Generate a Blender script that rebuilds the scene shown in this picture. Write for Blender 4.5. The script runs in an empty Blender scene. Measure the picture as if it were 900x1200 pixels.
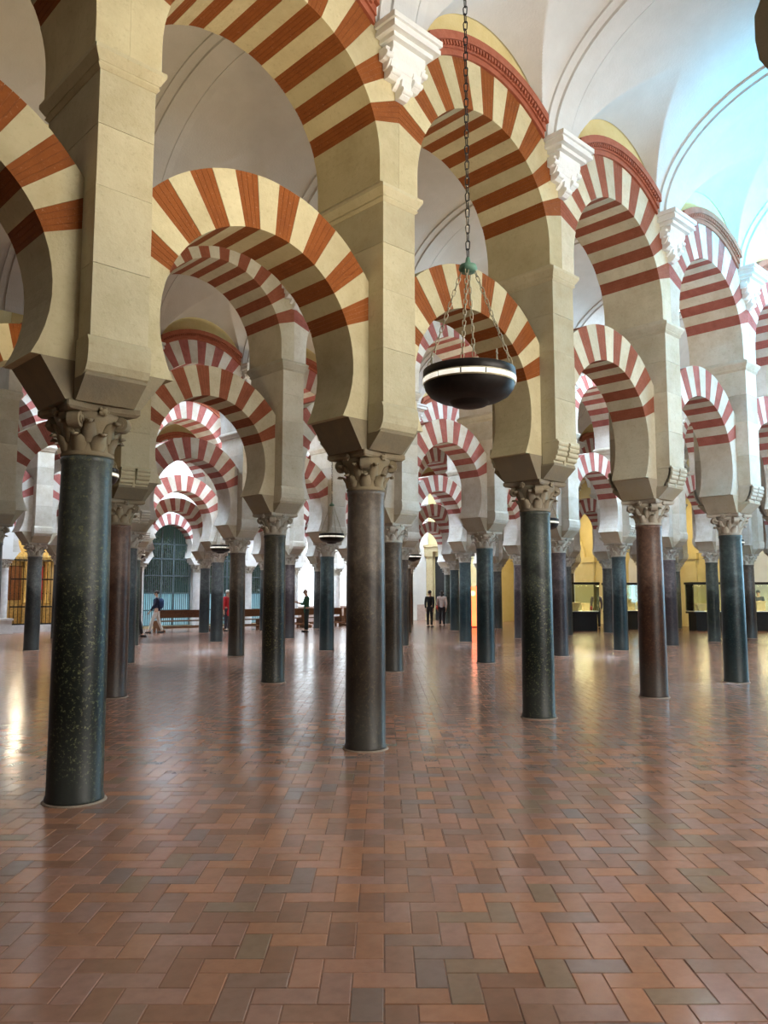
import bpy, math, random
from math import sin, cos, pi, sqrt, radians
from mathutils import Vector, Matrix

scene = bpy.context.scene
COL = scene.collection
random.seed(7)

# ------------------------------------------------------------------ camera, world, exposure
cam_data = bpy.data.cameras.new('camera')
cam = bpy.data.objects.new('camera', cam_data)
COL.objects.link(cam)
cam.location = (-2.6595, -6.1582, 1.55)
cam.rotation_euler = (radians(90 + 5.879), 0, -math.atan2(.69267, .72126))
cam_data.sensor_fit = 'VERTICAL'
cam_data.sensor_height = 36.0
cam_data.sensor_width = 27.0
cam_data.lens = 942 / 1200 * 36.0
cam_data.clip_start = .05
cam_data.clip_end = 300
scene.camera = cam

world = bpy.data.worlds.new('world')
scene.world = world
world.use_nodes = True
world.node_tree.nodes['Background'].inputs[0].default_value = (.92, .95, 1.0, 1)
world.node_tree.nodes['Background'].inputs[1].default_value = .35

vs = scene.view_settings
vs.view_transform = 'Standard'
vs.look = 'None'
vs.exposure = 1.12
vs.gamma = 1.0
vs.use_curve_mapping = False

COOL = (.38, .74, 1.0)
DAY = (.66, .83, 1.0)
WARM = (1.0, .86, .62)
END_FILL = 8.5      # strength of the unseen window added to light the near nave from the right
SKY_FILL = 20.0         # strength of the fill panes added in the vault crowns
LAMP_W = 30.0          # uplight of each hanging lamp, watts
MUSEUM_W = 45.0
CHAPEL_W = 70.0

S = 2.9935             # column spacing along a row
NW = 5.7               # distance between rows
NROWS = 5              # free-standing rows 0..4, row 5 is the courtyard wall
YA = NROWS * NW
XB = 12 * S

# ------------------------------------------------------------------ helpers
def link(o, parent=None):
    COL.objects.link(o)
    if parent is not None:
        o.parent = parent
    return o

def empty(name, loc=(0, 0, 0), rz=0.0):
    o = bpy.data.objects.new(name, None)
    o.location = loc
    o.rotation_euler = (0, 0, rz)
    o.empty_display_size = .1
    return link(o)

def tag(o, label=None, cat=None, group=None, kind=None):
    if label: o['label'] = label
    if cat: o['category'] = cat
    if group: o['group'] = group
    if kind: o['kind'] = kind
    return o

def obj(name, me, parent=None, loc=(0, 0, 0), rz=0.0, color=None):
    o = bpy.data.objects.new(name, me)
    o.location = loc
    if rz: o.rotation_euler = (0, 0, rz)
    if color: o.color = tuple(color) if len(color) == 4 else (*color[:3], 1)
    return link(o, parent)

class MB:
    def __init__(self):
        self.v, self.f, self.m, self.s = [], [], [], []
    def add(self, verts, faces, mat=0, smooth=False):
        b = len(self.v)
        self.v += [tuple(p) for p in verts]
        self.f += [tuple(b + i for i in f) for f in faces]
        self.m += [mat] * len(faces)
        self.s += [smooth] * len(faces)
        return self
    def box(self, x0, x1, y0, y1, z0, z1, mat=0):
        v = [(x, y, z) for z in (z0, z1) for y in (y0, y1) for x in (x0, x1)]
        return self.add(v, [(0, 2, 3, 1), (4, 5, 7, 6), (0, 1, 5, 4), (2, 6, 7, 3), (0, 4, 6, 2), (1, 3, 7, 5)], mat)
    def frustum(self, hx0, hy0, z0, hx1, hy1, z1, mat=0, cx=0, cy=0):
        v = [(cx + sx * hx, cy + sy * hy, z) for hx, hy, z in ((hx0, hy0, z0), (hx1, hy1, z1)) for sy in (-1, 1) for sx in (-1, 1)]
        return self.add(v, [(0, 2, 3, 1), (4, 5, 7, 6), (0, 1, 5, 4), (2, 6, 7, 3), (0, 4, 6, 2), (1, 3, 7, 5)], mat)
    def prism_xz(self, poly, y0, y1, mat=0):          # polygon in (x, z) pushed along y
        n = len(poly)
        v = [(p[0], y0, p[1]) for p in poly] + [(p[0], y1, p[1]) for p in poly]
        area = sum(poly[i][0] * poly[(i + 1) % n][1] - poly[(i + 1) % n][0] * poly[i][1] for i in range(n))
        idx = list(range(n)) if area > 0 else list(range(n - 1, -1, -1))
        f = [tuple(idx), tuple(n + i for i in reversed(idx))]
        for k in range(n):
            a, b = idx[k], idx[(k + 1) % n]
            f.append((b, a, n + a, n + b))
        return self.add(v, f, mat)
    def prism_yz(self, poly, x0, x1, mat=0):
        n = len(poly)
        v = [(x0, p[0], p[1]) for p in poly] + [(x1, p[0], p[1]) for p in poly]
        area = sum(poly[i][0] * poly[(i + 1) % n][1] - poly[(i + 1) % n][0] * poly[i][1] for i in range(n))
        idx = list(range(n)) if area < 0 else list(range(n - 1, -1, -1))
        f = [tuple(idx), tuple(n + i for i in reversed(idx))]
        for k in range(n):
            a, b = idx[k], idx[(k + 1) % n]
            f.append((b, a, n + a, n + b))
        return self.add(v, f, mat)
    def lathe(self, prof, n=24, mat=0, c=(0, 0), smooth=True, caps=True):
        v, f = [], []
        for r, z in prof:
            for k in range(n):
                a = 2 * pi * k / n
                v.append((c[0] + r * cos(a), c[1] + r * sin(a), z))
        for i in range(len(prof) - 1):
            for k in range(n):
                k2 = (k + 1) % n
                f.append((i * n + k, i * n + k2, (i + 1) * n + k2, (i + 1) * n + k))
        self.add(v, f, mat, smooth)
        if caps:
            b = len(self.v) - len(v)
            self.f += [tuple(b + k for k in reversed(range(n))), tuple(b + (len(prof) - 1) * n + k for k in range(n))]
            self.m += [mat] * 2
            self.s += [False] * 2
        return self
    def tube(self, p0, p1, r0, r1=None, n=8, mat=0, smooth=True):
        r1 = r0 if r1 is None else r1
        p0, p1 = Vector(p0), Vector(p1)
        d = (p1 - p0).normalized()
        a = d.orthogonal().normalized()
        b = d.cross(a)
        v = []
        for p, r in ((p0, r0), (p1, r1)):
            for k in range(n):
                t = 2 * pi * k / n
                v.append(tuple(p + (a * cos(t) + b * sin(t)) * r))
        self.add(v, [(k, (k + 1) % n, n + (k + 1) % n, n + k) for k in range(n)], mat, smooth)
        self.add(v[:n], [tuple(reversed(range(n)))], mat)
        self.add(v[n:], [tuple(range(n))], mat)
        return self
    def ball(self, c, rx, ry=None, rz=None, n=10, m=7, mat=0, rot=None):
        ry = rx if ry is None else ry
        rz = rx if rz is None else rz
        v, f = [], []
        for i in range(m + 1):
            t = pi * i / m
            for k in range(n):
                a = 2 * pi * k / n
                p = Vector((rx * sin(t) * cos(a), ry * sin(t) * sin(a), rz * cos(t)))
                if rot is not None: p = rot @ p
                v.append((c[0] + p.x, c[1] + p.y, c[2] + p.z))
        for i in range(m):
            for k in range(n):
                k2 = (k + 1) % n
                f.append((i * n + k, (i + 1) * n + k, (i + 1) * n + k2, i * n + k2))
        return self.add(v, f, mat, True)
    def torus(self, mat4, R, r, stretch=0.0, n=12, m=6, mat=0):
        v, f = [], []
        for i in range(n):
            a = 2 * pi * i / n
            cx, cz = R * cos(a), R * sin(a) + (stretch if sin(a) >= 0 else -stretch)
            for k in range(m):
                t = 2 * pi * k / m
                v.append(tuple(mat4 @ Vector((cx + r * cos(t) * cos(a), r * sin(t), cz + r * cos(t) * sin(a)))))
        for i in range(n):
            for k in range(m):
                f.append((i * m + k, ((i + 1) % n) * m + k, ((i + 1) % n) * m + (k + 1) % m, i * m + (k + 1) % m))
        return self.add(v, f, mat, True)
    def mesh(self, name, mats):
        me = bpy.data.meshes.new(name)
        me.from_pydata(self.v, [], self.f)
        for m in (mats if isinstance(mats, (list, tuple)) else [mats]):
            me.materials.append(m)
        me.polygons.foreach_set('material_index', self.m)
        me.polygons.foreach_set('use_smooth', self.s)
        me.update()
        return me

def clip(poly, ax, sign, val):
    """keep the side sign*p[ax] <= sign*val"""
    out = []
    n = len(poly)
    for i in range(n):
        a, b = poly[i], poly[(i + 1) % n]
        ina, inb = sign * (a[ax] - val) <= 1e-9, sign * (b[ax] - val) <= 1e-9
        if ina: out.append(a)
        if ina != inb:
            t = (val - a[ax]) / (b[ax] - a[ax])
            out.append((a[0] + (b[0] - a[0]) * t, a[1] + (b[1] - a[1]) * t))
    return out

def sector(r0, r1, a0, a1, zc, n=3):
    """ring sector, angles from the vertical (degrees, positive to +x)"""
    A = [radians(a0 + (a1 - a0) * k / n) for k in range(n + 1)]
    return [(r1 * sin(a), zc + r1 * cos(a)) for a in A] + [(r0 * sin(a), zc + r0 * cos(a)) for a in reversed(A)]

# ------------------------------------------------------------------ materials
class NT:
    def __init__(self, name):
        self.m = bpy.data.materials.new(name)
        self.m.use_nodes = True
        self.t = self.m.node_tree
        self.b = self.t.nodes['Principled BSDF']
        self.out = self.t.nodes['Material Output']
    def n(self, typ, **kw):
        nd = self.t.nodes.new(typ)
        for k, v in kw.items():
            setattr(nd, k, v)
        return nd
    def l(self, a, b):
        self.t.links.new(a, b)
    def val(self, sock, v):
        if hasattr(v, 'links') or hasattr(v, 'is_linked'): self.l(v, sock)
        else: sock.default_value = v
    def math(self, op, a, b=0.0, clamp=False):
        nd = self.n('ShaderNodeMath', operation=op, use_clamp=clamp)
        self.val(nd.inputs[0], a); self.val(nd.inputs[1], b)
        return nd.outputs[0]
    def mix(self, fac, a, b, blend='MIX'):
        nd = self.n('ShaderNodeMix', data_type='RGBA', blend_type=blend)
        self.val(nd.inputs[0], fac)
        for s, v in ((nd.inputs[6], a), (nd.inputs[7], b)):
            if isinstance(v, tuple): s.default_value = (*v[:3], 1)
            else: self.l(v, s)
        return nd.outputs[2]
    def coords(self, rnd=True):
        tc = self.n('ShaderNodeTexCoord')
        oi = self.n('ShaderNodeObjectInfo')
        self.oi = oi
        if not rnd: return tc.outputs['Object']
        va = self.n('ShaderNodeVectorMath', operation='ADD')
        sc = self.n('ShaderNodeVectorMath', operation='SCALE')
        sc.inputs[0].default_value = (37.0, 91.0, 53.0)
        self.l(oi.outputs['Random'], sc.inputs['Scale'])
        self.l(tc.outputs['Object'], va.inputs[0]); self.l(sc.outputs[0], va.inputs[1])
        self.tc = tc
        return va.outputs[0]
    def noise(self, vec, scale, detail=4, rough=.55, dist=0.0):
        nd = self.n('ShaderNodeTexNoise')
        nd.inputs['Scale'].default_value = scale
        nd.inputs['Detail'].default_value = detail
        nd.inputs['Roughness'].default_value = rough
        nd.inputs['Distortion'].default_value = dist
        if vec is not None: self.l(vec, nd.inputs['Vector'])
        return nd.outputs['Fac']
    def ramp(self, fac, stops, interp='LINEAR'):
        nd = self.n('ShaderNodeValToRGB')
        cr = nd.color_ramp
        cr.interpolation = interp
        while len(cr.elements) < len(stops): cr.elements.new(.5)
        for e, (p, c) in zip(cr.elements, stops):
            e.position = p
            e.color = (*c[:3], 1) if isinstance(c, tuple) else (c, c, c, 1)
        self.l(fac, nd.inputs[0])
        return nd.outputs[0]
    def bump(self, h, strength=.3, dist=.01):
        nd = self.n('ShaderNodeBump')
        nd.inputs['Strength'].default_value = strength
        nd.inputs['Distance'].default_value = dist
        self.l(h, nd.inputs['Height'])
        self.l(nd.outputs[0], self.b.inputs['Normal'])
    def done(self, color=None, rough=None, metal=None, spec=None):
        for nm, v in (('Base Color', color), ('Roughness', rough), ('Metallic', metal), ('Specular IOR Level', spec)):
            if v is None: continue
            if isinstance(v, tuple): self.b.inputs[nm].default_value = (*v[:3], 1)
            else: self.val(self.b.inputs[nm], v)
        return self.m

def simple(name, color, rough=.6, metal=0.0, var=.18, scale=9.0, emit=None, emit_s=0.0):
    k = NT(name)
    v = k.coords()
    f = k.noise(v, scale, 5)
    c = k.mix(k.ramp(f, [(.3, 0.0), (.7, 1.0)]), tuple(x * (1 - var) for x in color), tuple(min(1, x * (1 + var)) for x in color))
    k.done(c, rough, metal)
    if emit:
        k.b.inputs['Emission Color'].default_value = (*emit, 1)
        k.b.inputs['Emission Strength'].default_value = emit_s
    return k.m

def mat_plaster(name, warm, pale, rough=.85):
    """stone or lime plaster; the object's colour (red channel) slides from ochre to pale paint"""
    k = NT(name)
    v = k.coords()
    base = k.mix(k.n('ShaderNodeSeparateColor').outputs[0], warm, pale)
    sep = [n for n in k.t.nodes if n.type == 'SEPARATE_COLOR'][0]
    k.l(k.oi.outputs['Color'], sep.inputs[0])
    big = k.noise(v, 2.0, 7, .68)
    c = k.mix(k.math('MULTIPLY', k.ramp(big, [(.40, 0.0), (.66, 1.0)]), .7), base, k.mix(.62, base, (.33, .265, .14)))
    fine = k.noise(v, 24, 5, .65)
    tone = k.math('ADD', .86, k.math('MULTIPLY', k.oi.outputs['Random'], .26))
    tc_ = k.n('ShaderNodeCombineColor')
    for q in range(3): k.l(tone, tc_.inputs[q])
    c = k.mix(1.0, c, tc_.outputs[0], 'MULTIPLY')
    c = k.mix(k.math('MULTIPLY', k.ramp(fine, [(.56, 0.0), (.75, 1.0)]), .35), c, (.25, .20, .11))
    k.bump(k.noise(v, 30, 6, .6), .35, .012)
    return k.done(c, rough, spec=.25)

def mat_brick(name):
    k = NT(name)
    v = k.coords()
    sep = k.n('ShaderNodeSeparateColor')
    base = k.mix(sep.outputs[0], (.26, .080, .018), (.42, .15, .14))  # pinker end: painted red and the bluish light at right and rear
    k.l(k.oi.outputs['Color'], sep.inputs[0])
    c = k.mix(k.ramp(k.noise(v, 6, 5), [(.35, 0.0), (.7, 1.0)]), k.mix(.35, base, (.13, .032, .010)), base)
    c = k.mix(k.math('MULTIPLY', k.ramp(k.noise(v, 45, 4, .7), [(.6, 0.0), (.75, 1.0)]), .35), c, (.60, .40, .25))
    k.bump(k.noise(v, 60, 4), .4, .008)
    return k.done(c, .85, spec=.2)

def mat_marble(name):
    """polished shaft: colour from the object, darker waxed lower zone with a ragged edge, veins and flecks"""
    k = NT(name)
    v = k.coords()
    sx = k.n('ShaderNodeSeparateXYZ')
    k.l(k.tc.outputs['Object'], sx.inputs[0])
    col = k.oi.outputs['Color']
    big = k.noise(v, 2.2, 6, .62, .6)
    mid = k.noise(v, 9, 8, .78, .4)
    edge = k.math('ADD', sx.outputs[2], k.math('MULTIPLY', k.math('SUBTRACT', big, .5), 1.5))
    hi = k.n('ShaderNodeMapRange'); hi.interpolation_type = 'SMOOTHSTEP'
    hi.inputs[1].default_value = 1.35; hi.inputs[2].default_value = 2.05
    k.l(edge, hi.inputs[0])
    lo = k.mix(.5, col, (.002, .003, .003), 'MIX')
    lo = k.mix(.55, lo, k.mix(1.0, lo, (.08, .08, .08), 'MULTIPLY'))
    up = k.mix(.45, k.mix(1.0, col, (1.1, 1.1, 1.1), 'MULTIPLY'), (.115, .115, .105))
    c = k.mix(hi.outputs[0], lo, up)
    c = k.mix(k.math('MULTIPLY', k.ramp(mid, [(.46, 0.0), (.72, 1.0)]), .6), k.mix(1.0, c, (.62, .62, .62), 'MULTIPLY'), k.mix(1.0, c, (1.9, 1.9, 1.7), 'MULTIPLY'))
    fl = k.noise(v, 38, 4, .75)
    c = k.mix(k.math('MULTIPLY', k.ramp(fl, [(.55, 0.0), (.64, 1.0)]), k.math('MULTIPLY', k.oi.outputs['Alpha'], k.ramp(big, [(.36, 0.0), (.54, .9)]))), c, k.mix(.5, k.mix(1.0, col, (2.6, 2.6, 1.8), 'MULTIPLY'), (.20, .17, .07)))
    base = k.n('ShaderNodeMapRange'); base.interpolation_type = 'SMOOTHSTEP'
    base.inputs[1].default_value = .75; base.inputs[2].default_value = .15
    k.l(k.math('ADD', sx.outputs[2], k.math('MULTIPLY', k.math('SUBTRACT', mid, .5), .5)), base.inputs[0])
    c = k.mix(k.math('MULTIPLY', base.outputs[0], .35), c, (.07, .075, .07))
    r = k.math('ADD', .27, k.math('MULTIPLY', mid, .26))
    k.bump(mid, .12, .01)
    return k.done(c, r, spec=.30)

def mat_stone(name, a, b, rough=.8, scale=7.0):
    k = NT(name)
    v = k.coords()
    c = k.mix(k.ramp(k.noise(v, scale, 6, .65), [(.3, 0.0), (.7, 1.0)]), a, b)
    k.bump(k.noise(v, 35, 5), .4, .01)
    return k.done(c, rough, spec=.3)

TILE_STOPS = [(0.0, (.30, .130, .065)), (.16, (.24, .115, .075)), (.30, (.34, .155, .095)), (.44, (.20, .085, .045)),
              (.58, (.27, .140, .105)), (.70, (.36, .150, .070)), (.82, (.20, .115, .085)), (.90, (.19, .125, .075)), (.955, (.165, .115, .10))]
def mat_tile(name, mode):
    k = NT(name)
    v = k.coords()
    if mode == 'object': tone = k.oi.outputs['Random']
    else:
        at = k.n('ShaderNodeAttribute'); at.attribute_name = 'tone'
        tone = at.outputs['Fac']
    c = k.ramp(tone, TILE_STOPS, 'CONSTANT')
    geo = k.n('ShaderNodeNewGeometry').outputs['Position']
    w = k.noise(geo, 1.1, 5, .6)
    c = k.mix(k.math('MULTIPLY', k.ramp(w, [(.38, 0.0), (.70, 1.0)]), .55), c, k.mix(.5, c, (.17, .11, .075)))
    n2 = k.noise(geo, 14, 6, .65)
    c = k.mix(k.math('MULTIPLY', k.ramp(n2, [(.4, 0.0), (.75, 1.0)]), .5), c, k.mix(1.0, c, (.55, .50, .45), 'MULTIPLY'))
    r = k.math('ADD', .10, k.math('MULTIPLY', k.noise(geo, 3.0, 4, .6), .17))
    c = k.mix(.18, k.mix(1.0, c, (1.15, 1.13, 1.12), 'MULTIPLY'), (.42, .30, .24))
    return k.done(c, r, spec=.5)

M = {}
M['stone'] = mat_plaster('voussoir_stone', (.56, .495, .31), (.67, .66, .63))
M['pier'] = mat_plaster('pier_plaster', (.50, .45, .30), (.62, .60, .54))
M['brick'] = mat_brick('red_brick')
M['joint'] = simple('brick_joint', (.30, .13, .06), .9)
M['marble'] = mat_marble('polished_marble')
M['capital'] = mat_plaster('capital_stone', (.20, .16, .105), (.50, .47, .42))  # dark to pale also carries the brighter light on rear capitals
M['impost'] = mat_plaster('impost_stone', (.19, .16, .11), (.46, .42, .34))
M['vault'] = mat_stone('white_limewash', (.58, .575, .555), (.65, .645, .63), .9, 2.0)
M['ochre'] = mat_stone('ochre_plaster', (.58, .46, .20), (.66, .55, .28), .9, 3.0)
M['hood'] = mat_stone('painted_hood_mould', (.30, .085, .045), (.40, .13, .075), .7, 8.0)
M['gypsum'] = mat_stone('white_gypsum', (.72, .72, .70), (.80, .80, .78), .7, 6.0)
M['tile'] = mat_tile('terracotta_tile', 'object')
M['tile_mass'] = mat_tile('terracotta_tile_mass', 'attribute')
M['mortar'] = mat_stone('floor_mortar', (.20, .15, .11), (.30, .24, .19), .8, 12.0)
M['wall'] = mat_stone('white_wall', (.70, .70, .68), (.78, .78, .76), .85, 2.0)
M['yellow_wall'] = mat_stone('yellow_wall', (.60, .50, .24), (.68, .58, .32), .85, 1.5)
M['dim_green'] = mat_stone('dark_hedge', (.02, .05, .035), (.05, .10, .07), .9, 1.5)
M['dim_stone'] = mat_stone('dim_brown_stone', (.10, .08, .05), (.16, .12, .08), .9, 2.0)  # dark tone stands for a shaded hall and keeps bounce light low
M['iron'] = simple('black_iron', (.018, .016, .015), .45, .6, .3, 20)
M['grey_iron'] = simple('grey_painted_iron', (.10, .14, .15), .6, 0, .2, 20)
M['chain_iron'] = simple('chain_iron', (.008, .007, .006), .8, 0, .3, 20)
M['brass'] = simple('worn_brass', (.40, .36, .24), .5, .3, .2, 20)
M['verdigris'] = simple('green_patina', (.13, .27, .19), .6, .2, .2, 20)
M['wood'] = mat_stone('dark_wood', (.10, .042, .016), (.20, .085, .035), .45, 14.0)
M['black'] = simple('black_plinth', (.010, .008, .007), .85)
M['gold'] = simple('gilding', (.55, .42, .18), .4, .5, .3, 12)
M['red_cloth'] = simple('red_cloth', (.50, .025, .02), .8)
M['leaf'] = simple('orange_tree_leaves', (.03, .08, .025), .6, 0, .5, 3)
M['bark'] = simple('tree_bark', (.09, .065, .045), .9)
M['paving'] = mat_stone('courtyard_paving', (.40, .40, .38), (.50, .50, .48), .9, 4.0)
M['tan_stone'] = mat_stone('carved_tan_stone', (.42, .33, .18), (.52, .42, .25), .8, 8.0)
M['parapet'] = mat_stone('pink_marble', (.48, .36, .31), (.60, .50, .46), .5, 6.0)
M['skin'] = simple('skin', (.50, .30, .21), .55, 0, .08, 10)
M['pale_marble'] = mat_stone('pale_marble', (.50, .49, .48), (.66, .65, .64), .4, 5.0)

def mat_emit(name, color, strength, detail=.12, scale=3.0):
    k = NT(name)
    v = k.coords()
    c = k.mix(k.ramp(k.noise(v, scale, 3), [(.3, 0.0), (.7, 1.0)]), tuple(x * (1 - detail) for x in color), color)
    k.l(c, k.b.inputs['Emission Color'])
    k.b.inputs['Emission Strength'].default_value = strength
    return k.done((.5, .5, .5), .4)

def mat_glass(name, tint=(.9, .97, .95), refl=.10):
    k = NT(name)
    tr = k.n('ShaderNodeBsdfTransparent'); tr.inputs[0].default_value = (*tint, 1)
    gl = k.n('ShaderNodeBsdfGlossy'); gl.inputs['Roughness'].default_value = .03
    fr = k.n('ShaderNodeFresnel'); fr.inputs[0].default_value = 1.45
    mx = k.n('ShaderNodeMixShader')
    k.l(k.math('MAXIMUM', fr.outputs[0], refl * .4), mx.inputs[0])
    k.l(tr.outputs[0], mx.inputs[1]); k.l(gl.outputs[0], mx.inputs[2])
    k.l(mx.outputs[0], k.out.inputs['Surface'])
    return k.m

M['end_pane'] = mat_emit('daylit_end_window_pane', COOL, END_FILL)
M['near_pane'] = mat_emit('daylit_near_window_pane', (1.0, .95, .86), 6.6)
M['sky_pane'] = mat_emit('daylit_skylight_pane', DAY, SKY_FILL)
M['bright_sky_pane'] = mat_emit('daylit_bright_skylight_pane', (.70, .85, 1.0), SKY_FILL * 2.6)
M['frost_pane'] = mat_emit('daylit_frosted_pane', (.10, .36, .46), .55, .45, 2.5)
M['white_pane'] = mat_emit('daylit_white_pane', (.80, .93, 1.0), 1.5, .1)
M['panel_glow'] = mat_emit('orange_backlit_panel', (1.0, .10, .015), 2.6, .25, 2.5)
M['panel_disc'] = mat_emit('pale_backlit_disc', (1.0, .34, .16), 2.6, .1)
M['band_glow'] = mat_emit('lamp_light_band', (1.0, .93, .78), .48, .3, 14.0)
M['glass'] = mat_glass('clear_glass')
M['case_glass'] = mat_glass('vitrine_glass', (.93, .97, .92), .08)

# ------------------------------------------------------------------ names for places
ORD = ['nearest', 'second', 'third', 'fourth', 'fifth', 'sixth', 'seventh', 'eighth', 'ninth', 'tenth', 'eleventh', 'twelfth']
ROW = {-1: 'row overhead', 0: 'front row', 1: 'second row', 2: 'third row', 3: 'fourth row', 4: 'fifth row', 5: 'courtyard wall'}
FIRST = {-1: 0, 0: 0, 1: 1, 2: 2, 3: 2, 4: 3, 5: 4}       # first column index seen in each row
LAST = {0: 5, 1: 10, 2: 11, 3: 11, 4: 11}
def ordinal(j, i):
    k = i - FIRST[j]
    return ORD[k] if 0 <= k < len(ORD) else None

# ------------------------------------------------------------------ floor
BED = -.0035
bm_ = MB().box(-9, XB + 1.2, -14, YA + 6, -.25, BED)
floor = tag(obj('floor', bm_.mesh('floor', M['mortar'])), kind='structure')

def build_tiles():
    L, W, G = .256, .128, .0022
    a = math.atan2(.69267, .72126)                      # tiles run square to the walker's line, diagonal to the rows
    # local axes: t = across, d = along the line of sight
    ax = Vector((.72126, -.69267)); ay = Vector((.69267, .72126))
    org = Vector((-2.6595, -6.1582))
    rnd = random.Random(3)
    tiles = []
    P = W
    # herringbone: cells on a square lattice of the tile width, each row shifted by one
    nx, ny = 150, 240
    for r in range(0, ny):
        for c in range(-nx, nx):
            ph = (c + r) % 4
            if ph == 0: x0, y0, w, h = c * P, r * P, L, W                    # lying across
            elif ph == 2: x0, y0, w, h = c * P, r * P, W, L                  # standing along (covers this row and the next)
            else: continue
            cx, cy = x0 + w / 2, 1.7 + y0 + h / 2
            if abs(cx) > .52 * cy + 1.6: continue
            if cy > 26: continue
            p = org + ax * cx + ay * cy
            if p.y > YA - .3 or p.x > XB - .3: continue
            tiles.append((cx, cy, p.x, p.y, w, h))
    tiles.sort(key=lambda t: (abs(t[0]) > .49 * t[1] + .05, t[1]))
    near, rest = tiles[:300], tiles[300:]
    rot = -a
    def mesh_for(w, h, tag_):
        b = MB()
        g, c, z = G, .003, 0.0
        x1, y1 = w / 2 - g, h / 2 - g
        v = [(sx * (x1 - c), sy * (y1 - c), z) for sx, sy in ((-1, -1), (1, -1), (1, 1), (-1, 1))]
        v += [(sx * x1, sy * y1, z - .002) for sx, sy in ((-1, -1), (1, -1), (1, 1), (-1, 1))]
        v += [(sx * x1, sy * y1, -.03) for sx, sy in ((-1, -1), (1, -1), (1, 1), (-1, 1))]
        f = [(0, 1, 2, 3)]
        for o in (0, 4):
            f += [(o + 4 + k, o + 4 + (k + 1) % 4, o + (k + 1) % 4, o + k) for k in range(4)]
        return b.add(v, f).mesh(tag_, M['tile'])
    ma, mb = mesh_for(L, W, 'tile_lying'), mesh_for(W, L, 'tile_standing')
    for cx, cy, x, y, w, h in near:
        t = obj('tile', ma if w > h else mb, floor, (x, y, rnd.uniform(-.0007, .0007)))
        t.rotation_euler = (rnd.gauss(0, .0048), rnd.gauss(0, .0048), rot + rnd.gauss(0, .004))
    V, F, T = [], [], []
    ca, sa = cos(rot), sin(rot)
    for cx, cy, x, y, w, h in rest:
        b = len(V)
        c = .003
        x1, y1 = w / 2 - G, h / 2 - G
        z0 = rnd.uniform(-.0007, .0007); tx, ty = rnd.gauss(0, .0048), rnd.gauss(0, .0048)
        for (hx, hy, dz) in ((x1 - c, y1 - c, 0), (x1, y1, -.003)):
            for sx, sy in ((-1, -1), (1, -1), (1, 1), (-1, 1)):
                lx, ly = sx * hx, sy * hy
                V.append((x + lx * ca - ly * sa, y + lx * sa + ly * ca, z0 + dz + ly * tx + lx * ty))
        F += [(b, b + 1, b + 2, b + 3)] + [(b + 4 + k, b + 4 + (k + 1) % 4, b + (k + 1) % 4, b + k) for k in range(4)]
        T += [rnd.random()] * 5
    me = bpy.data.meshes.new('floor_tiling')
    me.from_pydata(V, [], F)
    me.materials.append(M['tile_mass'])
    at = me.attributes.new('tone', 'FLOAT', 'FACE')
    at.data.foreach_set('value', T)
    tag(obj('floor_tiling', me, floor), kind='stuff')
build_tiles()

def mat_far_floor():
    """the same herringbone too far off to pick apart: brick texture turned with the tiles"""
    k = NT('far_terracotta_paving')
    v = k.coords(False)
    mp = k.n('ShaderNodeMapping'); mp.inputs['Rotation'].default_value = (0, 0, math.atan2(.69267, .72126))
    k.l(v, mp.inputs[0])
    br = k.n('ShaderNodeTexBrick')
    br.inputs['Scale'].default_value = 1.0
    br.inputs['Brick Width'].default_value = .256; br.inputs['Row Height'].default_value = .128
    br.inputs['Mortar Size'].default_value = .004
    br.inputs['Color1'].default_value = (.31, .14, .08, 1); br.inputs['Color2'].default_value = (.21, .105, .075, 1)
    br.inputs['Mortar'].default_value = (.18, .12, .09, 1)
    k.l(mp.outputs[0], br.inputs['Vector'])
    c = k.mix(k.math('MULTIPLY', k.noise(v, 1.2, 5), .4), br.outputs['Color'], (.17, .11, .08))
    return k.done(c, .24)
floor.data.materials[0] = mat_far_floor()

# ------------------------------------------------------------------ columns
def leaf_mb(b, ang, r0, z0, h, w, curl):
    """one acanthus leaf: a strip that hugs the bell, then rolls outward at the tip"""
    pts = [(r0, z0, w * .8), (r0 + .012, z0 + h * .45, w), (r0 + .03 + curl * .25, z0 + h * .85, w * .8), (r0 + .05 + curl * .8, z0 + h, w * .55), (r0 + .055 + curl, z0 + h * .84, w * .2)]
    v = []
    ca, sa = cos(ang), sin(ang)
    for r, z, ww in pts:
        for t, dr in ((-ww / 2, -.006), (0, .014), (ww / 2, -.006)):
            v.append((ca * (r + dr) - sa * t, sa * (r + dr) + ca * t, z))
    nb = len(v)
    v += [(ca * (sqrt(x * x + y * y) * 0 + (x * ca + y * sa) - .03) - sa * (-x * sa + y * ca), sa * ((x * ca + y * sa) - .03) + ca * (-x * sa + y * ca), z - .005) for x, y, z in v]
    f = []
    for i in range(4):
        for k in range(2):
            a = i * 3 + k
            f.append((a, a + 1, a + 4, a + 3))
            f.append((nb + a, nb + a + 3, nb + a + 4, nb + a + 1))
        f.append((i * 3, i * 3 + 3, nb + i * 3 + 3, nb + i * 3))
        f.append((i * 3 + 2, nb + i * 3 + 2, nb + i * 3 + 5, i * 3 + 5))
    f.append((12, 13, 14, nb + 14, nb + 13, nb + 12))
    b.add(v, f, 0, True)

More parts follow.
